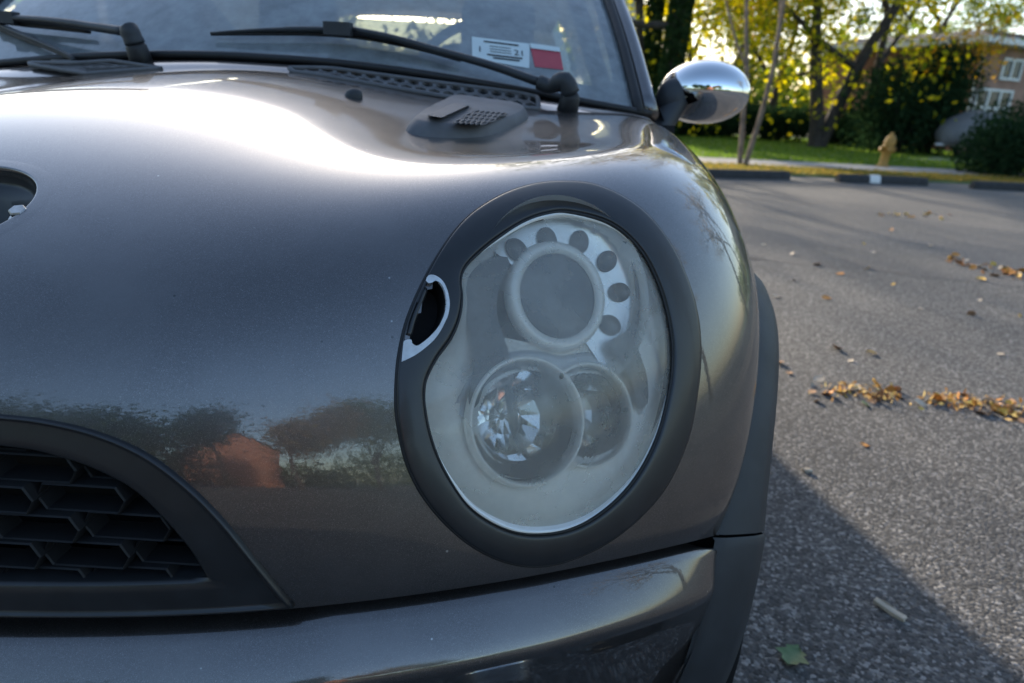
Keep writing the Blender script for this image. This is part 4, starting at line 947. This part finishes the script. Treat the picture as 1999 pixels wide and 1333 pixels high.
for (x, Y, h, m, lab, kw) in (
    (1345, 30, 14, 'lf_green', 'thin green tree seen just above the door mirror', dict(nleaf=3200, r=.16)),
    (1400, 38, 15, 'lf_brown', 'rust-tinged tree between the mirror and the thin double trunk', dict(nleaf=4500, r=.2)),
    (1500, 34, 14, 'lf_brown', 'brownish tree left of the tall yellow-green tree', dict(nleaf=5500, r=.2, droop=2)),
    (1690, 30, 14, 'lf_yellow', 'lighter yellow tree behind the dark evergreen shrub', dict(nleaf=5000, r=.2, droop=1.5)),
    (1780, 36, 17, 'lf_green', 'green tree rising behind the left end of the brick house roof', dict(nleaf=6000, r=.2)),
    (1900, 44, 12, 'lf_green', 'sparse green tree rising behind the middle of the brick house', dict(nleaf=4500, r=.2)),
    (1990, 34, 17, 'lf_yellow', 'yellowing tree behind the brick house at the right edge', dict(nleaf=6000, r=.2)),
    (1570, 46, 13, 'lf_dark', 'dark tall tree far behind the yellow-green tree', dict(nleaf=5500, r=.25)),
    (1460, 50, 13, 'lf_green', 'distant green tree behind the thin double-trunked tree', dict(nleaf=5000, r=.25)),
    (1880, 26, 6.0, 'lf_gold', 'small sparse golden tree in front of the brick house', dict(nleaf=1100, r=.07, leaf=.07, puff=.3))):
    tree('garden_tree', at_px(x, Y), h, M[m], lab, 'trees behind the lawn', **kw)
blob_bush('evergreen_shrub', g(1742, 300), 2.0, 1.6, 3.4, M['lf_dark'], 'large dark evergreen shrub behind the hydrant, left part', 9000, .08, 'dark shrubs before the house')
blob_bush('evergreen_shrub', g(1800, 302), 1.6, 1.5, 4.2, M['lf_dark'], 'tall dark evergreen shrub against the brick house wall', 9000, .08, 'dark shrubs before the house')
blob_bush('round_bush', g(1958, 345), 1.30, 1.2, 1.75, M['lf_dark'], 'round dark bush behind the last wheel stop at the right edge', 11000, .045)
for x, Y, rx, h, lab in ((1340, 30, 2.2, 1.6, 'low dark hedge bush below the door mirror'), (1420, 33, 2.4, 1.9, 'low dark hedge bush behind the thin double trunk'), (1510, 31, 2.2, 1.7, 'low dark hedge bush left of the yellow tree trunk'), (1655, 30, 1.8, 1.5, 'low dark hedge bush right of the yellow tree trunk'), (1260, 27, 1.3, 1.5, 'dark bush at the foot of the ivy-covered trunks')):
    blob_bush('hedge_bush', at_px(x, Y), rx, 1.0, h, M['lf_dark'], lab, 5000, .09, 'hedge bushes at the back of the lawn')
for x, y, h, lab in ((17.5, 13, 19, 'tall nearly bare tree right of the view mirrored in the wing'), (25, 24, 20, 'far tall nearly bare tree right of the view'), (20, 2, 16, 'tall nearly bare tree across the lot to the right')):
    tree('bare_tree', (x, y), h, M['lf_brown'], lab, 'nearly bare trees right of the view', r=.28, trunk_h=.33, depth=4, nleaf=1500, leaf=.10, puff=.4)
# neighbours behind the camera, seen mirrored in the paint
house('brick_flats', (9.5, -33), (-1, .04), 8.5, 8, 5.2, (M['brick'], M['brick']), 'brick house across the lot mirrored in the nose of the car', 'gable')
for x, y, h, m, lab in ((-7, -16, 9, 'lf_dark', 'dark tree left across the lot mirrored in the hood'), (-2.4, -14, 7, 'lf_dark', 'small green tree across the lot mirrored in the nose'), (2.6, -19, 9, 'lf_dark', 'dark tree before the brick house across the lot'), (7.5, -22, 10, 'lf_brown', 'brown tree before the brick house across the lot'), (13, -22, 12, 'lf_green', 'green tree across the lot mirrored in the bumper'), (-22, -16, 10, 'lf_green', 'far left green tree across the lot')):
    tree('street_tree', (x, y), h, M[m], lab, 'trees across the lot', nleaf=14000, leaf=.10, puff=.8)
# wooded skyline far behind the gardens
n_ = 26000; X_ = rng.uniform(-75, 95, n_); Y_ = rng.uniform(62, 80, n_); top_ = 6.5+2.2*np.sin(X_*.23)+1.5*np.sin(X_*.61+1)+1.0*np.sin(X_*1.7)
fw = leaves('far_woods', np.stack([X_, Y_, top_*rng.random(n_)**.8], -1), .42, M['lf_green'], None, .6, 'stuff'); tag(fw, 'distant wooded skyline behind the gardens', 'woods')
n_ = 22000; X_ = rng.uniform(-60, 60, n_); Y_ = rng.uniform(-48, -38, n_); top_ = 4.6+1.5*np.sin(X_*.31)+1.1*np.sin(X_*.83+2)+.7*np.sin(X_*2.1)
bw = leaves('hedge_line', np.stack([X_, Y_, top_*rng.random(n_)**.8], -1), .26, M['lf_green'], None, .6, 'stuff'); tag(bw, 'long line of trees and hedges across the lot mirrored in the paint', 'woods')
# grass blades
def blades(name, n, st0, st1, h, mat, label, s_rng=(-1, 14)):
    s = rng.uniform(*s_rng, n); t_ = st0+(st1-st0)*rng.random(n)**1.3; P = E0+np.outer(s, ES)+np.outer(t_, ET); z = .036
    a = rng.random(n)*6.283; hh = h*(.5+rng.random(n)); v = np.zeros((n, 3, 3)); wd = .012+t_*.0006
    v[:, 0] = np.stack([P[:, 0]-np.cos(a)*wd, P[:, 1]-np.sin(a)*wd, np.full(n, z)], -1); v[:, 1] = np.stack([P[:, 0]+np.cos(a)*wd, P[:, 1]+np.sin(a)*wd, np.full(n, z)], -1)
    v[:, 2] = np.stack([P[:, 0]+rng.normal(size=n)*.03, P[:, 1]+rng.normal(size=n)*.03, z+hh], -1)
    me = bpy.data.meshes.new(name); me.vertices.add(3*n); me.vertices.foreach_set('co', v.ravel()); me.loops.add(3*n); me.loops.foreach_set('vertex_index', np.arange(3*n)); me.polygons.add(n); me.polygons.foreach_set('loop_start', np.arange(n)*3)
    at_ = me.attributes.new('tint', 'FLOAT', 'FACE'); at_.data.foreach_set('value', np.clip(rng.normal(.5, .25, n), 0, 1)); me.update(calc_edges=True); me.materials.append(mat)
    return tag(link(bpy.data.objects.new(name, me)), label, 'grass', None, 'stuff')
M['lf_grass'] = leaf_mat('grass_blades', [(.05, .09, .018), (.09, .15, .03), (.16, .20, .05)]); M['lf_dry'] = leaf_mat('verge_blades', [(.06, .08, .02), (.16, .14, .05), (.25, .16, .06)])
blades('lawn_grass', 45000, _t1+.02, 22, .06, M['lf_grass'], 'mown green lawn beyond the pavement', (-4, 18)); blades('verge_grass', 16000, .6, _t0-.03, .05, M['lf_dry'], 'dry grass and leaf litter strip behind the wheel stops')

# ---- fallen leaves and bits on the asphalt
M['leaf_orange'] = plain('orange_dead_leaf', (.60, .25, .04), .7, 0, .35, 60); M['leaf_brown'] = plain('brown_dead_leaf', (.40, .22, .11), .8, 0, .35, 60)
M['leaf_pale'] = plain('pale_dead_leaf', (.50, .42, .32), .8, 0, .2, 60); M['leaf_yellow'] = plain('yellow_dead_leaf', (.65, .40, .06), .7, 0, .3, 60); M['leaf_green'] = plain('green_fallen_leaf', (.10, .16, .06), .5, 0, .3, 60)
def leaf_mesh(kind, seed):
    rg = np.random.default_rng(seed); n = 9; rows = []; curl = rg.uniform(.15, .6); tw = rg.uniform(-.5, .5)
    for i in range(n):
        t = i/(n-1); wd = math.sin(math.pi*t**.8)*.42*(1+.35*math.sin(t*17+seed) if kind == 'lobed' else 1)+.01
        rows.append([np.array([(t-.5), w_*wd, .02+curl*(.25*w_*w_*(1 if kind != 'flat' else .3))+.18*curl*math.sin(t*3+seed)+tw*.12*w_*t]) for w_ in (-1, -.5, 0, .5, 1)])
    me = MB().loft(rows); z0 = min(p[2] for p in me.v); me.v = [(p[0], p[1], p[2]-z0) for p in me.v]
    o = me.build('fallen_leaf', M['leaf_brown']); d = o.data; bpy.data.objects.remove(o); return d
LM = {}
for kd in ('lobed', 'oval', 'flat'):
    for sd in range(3):
        for mt in ('leaf_orange', 'leaf_brown', 'leaf_pale', 'leaf_yellow', 'leaf_green'):
            d = leaf_mesh(kd, sd+1); d.materials[0] = M[mt]; LM[kd, sd, mt] = d
def put_leaf(x, y, size, mt, kd='oval', lab=None, grp='leaves in the drift along the asphalt crack', tilt=.15):
    p = gnd(x, y); o = bpy.data.objects.new('fallen_leaf', LM[kd, int(rng.integers(0, 3)), mt]); COL.objects.link(o); o.location = (p[0], p[1], .003)
    o.scale = (size,)*3; o.rotation_euler = (rng.normal()*tilt, rng.normal()*tilt, rng.random()*6.28); tag(o, lab, 'leaf', grp); return o
DR = [(1590,772),(1640,762),(1680,770),(1720,772),(1760,782),(1800,785),(1850,782),(1900,790),(1950,800),(1999,806)]
DC = open_curve(DR, 200)
put_leaf(1712, 755, .075, 'leaf_yellow', 'oval', 'large yellow-orange leaf standing up in the leaf drift', None, .5); put_leaf(1690, 790, .05, 'leaf_green', 'flat', 'small green leaf at the near side of the leaf drift', None)
put_leaf(1597, 742, .05, 'leaf_pale', 'flat', 'pale flat leaf above the left end of the leaf drift', None); put_leaf(1795, 790, .05, 'leaf_pale', 'flat', 'pale leaf in the gap of the leaf drift', None)
put_leaf(1548, 1287, .058, 'leaf_green', 'lobed', 'green lobed leaf in the car shadow at the bottom of the picture', None, .4)
for k in range(70):
    i = int(199*(rng.random()**.75)); i = i if not 82 < i < 104 else int(rng.integers(105, 199)); x, y = DC[i]+rng.normal(size=2)*np.array([10, 9]); mt = ['leaf_orange', 'leaf_brown', 'leaf_yellow', 'leaf_pale', 'leaf_orange', 'leaf_brown'][int(rng.integers(0, 6))]
    put_leaf(x, y, rng.uniform(.022, .055), mt, ['lobed', 'oval', 'flat'][int(rng.integers(0, 3))], 'small curled %s dead leaf in the drift along the asphalt crack' % mt[5:], tilt=.5)
for x, y, s_, mt, lab in ((1550,548,.035,'leaf_pale','pale speck of leaf beside the black arch'),(1515,580,.05,'leaf_pale','pale curled leaf close to the wheel arch trim'),(1613,583,.055,'leaf_orange','single orange leaf right of the wheel arch'),(1797,603,.03,'leaf_pale','tiny pale leaf alone in the middle of the asphalt'),(1660,705,.03,'leaf_pale','tiny pale leaf above the leaf drift'),(1952,692,.035,'leaf_pale','tiny pale leaf near the right edge above the drift'),(1688,870,.03,'leaf_orange','tiny orange fragment below the drift on lit asphalt'),(1815,480,.06,'leaf_pale','pale leaf by the far asphalt joint'),(1490,478,.05,'leaf_pale','pale leaf beside the fender on the asphalt'),(1750,420,.10,'leaf_yellow','bright leaf pile crown on the far asphalt')):
    put_leaf(x, y, s_, mt, 'oval', lab, None)
for k in range(95):
    i = rng.random()
    if i < .22: x = 1690+rng.random()*170; y = 421+rng.normal()*3.5
    elif i < .72: x = 1850+149*rng.random()**.8; y = 508+(x-1850)*.20+rng.normal()*6
    else: x = 1500+rng.random()*499; y = 400+rng.random()*330
    mt = ['leaf_orange', 'leaf_yellow', 'leaf_pale', 'leaf_brown'][int(rng.integers(0, 4))]; put_leaf(x, y, rng.uniform(.03, .07), mt, 'oval', 'small dry %s leaf scattered on the far asphalt' % mt[5:], 'leaves scattered on the far asphalt', .4)
n_ = 380; ii = rng.integers(0, 200, n_); q_ = DC[ii]+rng.normal(size=(n_, 2))*np.array([14, 8]); q_ = q_[(rng.random(n_) < np.interp(ii, [0, 25, 40, 70, 85, 100, 112, 140, 160, 199], [.1, .5, .9, .8, .1, .05, .8, .9, .4, 1]))]
LG = np.array([gnd(*q) for q in q_]); LG[:, 2] = .006+rng.random(len(LG))*.014; M['lf_litter'] = leaf_mat('straw_litter', [(.16, .085, .035), (.34, .19, .07), (.52, .40, .22), (.24, .25, .09)], .3)
tag(leaves('leaf_litter', LG, .012, M['lf_litter'], None, .35, 'stuff'), 'straw-coloured leaf litter along the crack in the asphalt', 'leaf litter')
p = gnd(1735, 1195); o = MB().box((0, 0, .006), (.062, .013, .008)).build('wood_chip', M['leaf_pale'], None, False); o.location = (p[0], p[1], .002); o.rotation_euler = (.05, .1, -.9)
bm = bmesh.new(); bm.from_mesh(o.data); bmesh.ops.subdivide_edges(bm, edges=bm.edges, cuts=2); [setattr(v, 'co', v.co+Vector(rng.normal(size=3)*.0012)) for v in bm.verts]; bm.to_mesh(o.data); bm.free(); tag(o, 'pale splinter of wood in the car shadow', 'wood chip')
def pebble(x, y, s_, mat, lab):
    p = gnd(x, y); bm = bmesh.new(); bmesh.ops.create_icosphere(bm, subdivisions=2, radius=1)
    for v in bm.verts: v.co = Vector((v.co.x*1.7*s_, v.co.y*s_*.9, v.co.z*s_*.75))*(1+.15*rng.normal()*.5)
    me = bpy.data.meshes.new('pebble'); bm.to_mesh(me); bm.free(); me.materials.append(mat); o = bpy.data.objects.new('pebble', me); COL.objects.link(o); o.location = (p[0], p[1], s_*.6); o.rotation_euler = (0, 0, -.3); tag(o, lab, 'pebble')
pebble(1575, 921, .009, M['leaf_pale'], 'pale elongated pebble at the edge of the car shadow')

# ---- keep the hierarchy at thing > part > sub-part
def up_to(o, p):
    o.parent = p; o.matrix_parent_inverse = Matrix.Translation(-Vector(p.location)) if p.type == 'EMPTY' else Matrix.Identity(4)
for o in [o for o in COL.objects if o.name.split('.')[0] in ('scuttle_grille', 'inspection_sticker', 'red_sticker')]:
    kids = list(o.children); world = Vector(o.location) if o.type == 'EMPTY' else Vector((0, 0, 0))
    up_to(o, CAR)
for o in [o for o in COL.objects if o.name.split('.')[0] in ('upper_lamp', 'dipped_beam_lamp', 'main_beam_lamp', 'washer_recess', 'tyre')]:
    for k in list(o.children): up_to(k, o.parent)
    if o.type == 'EMPTY': bpy.data.objects.remove(o)
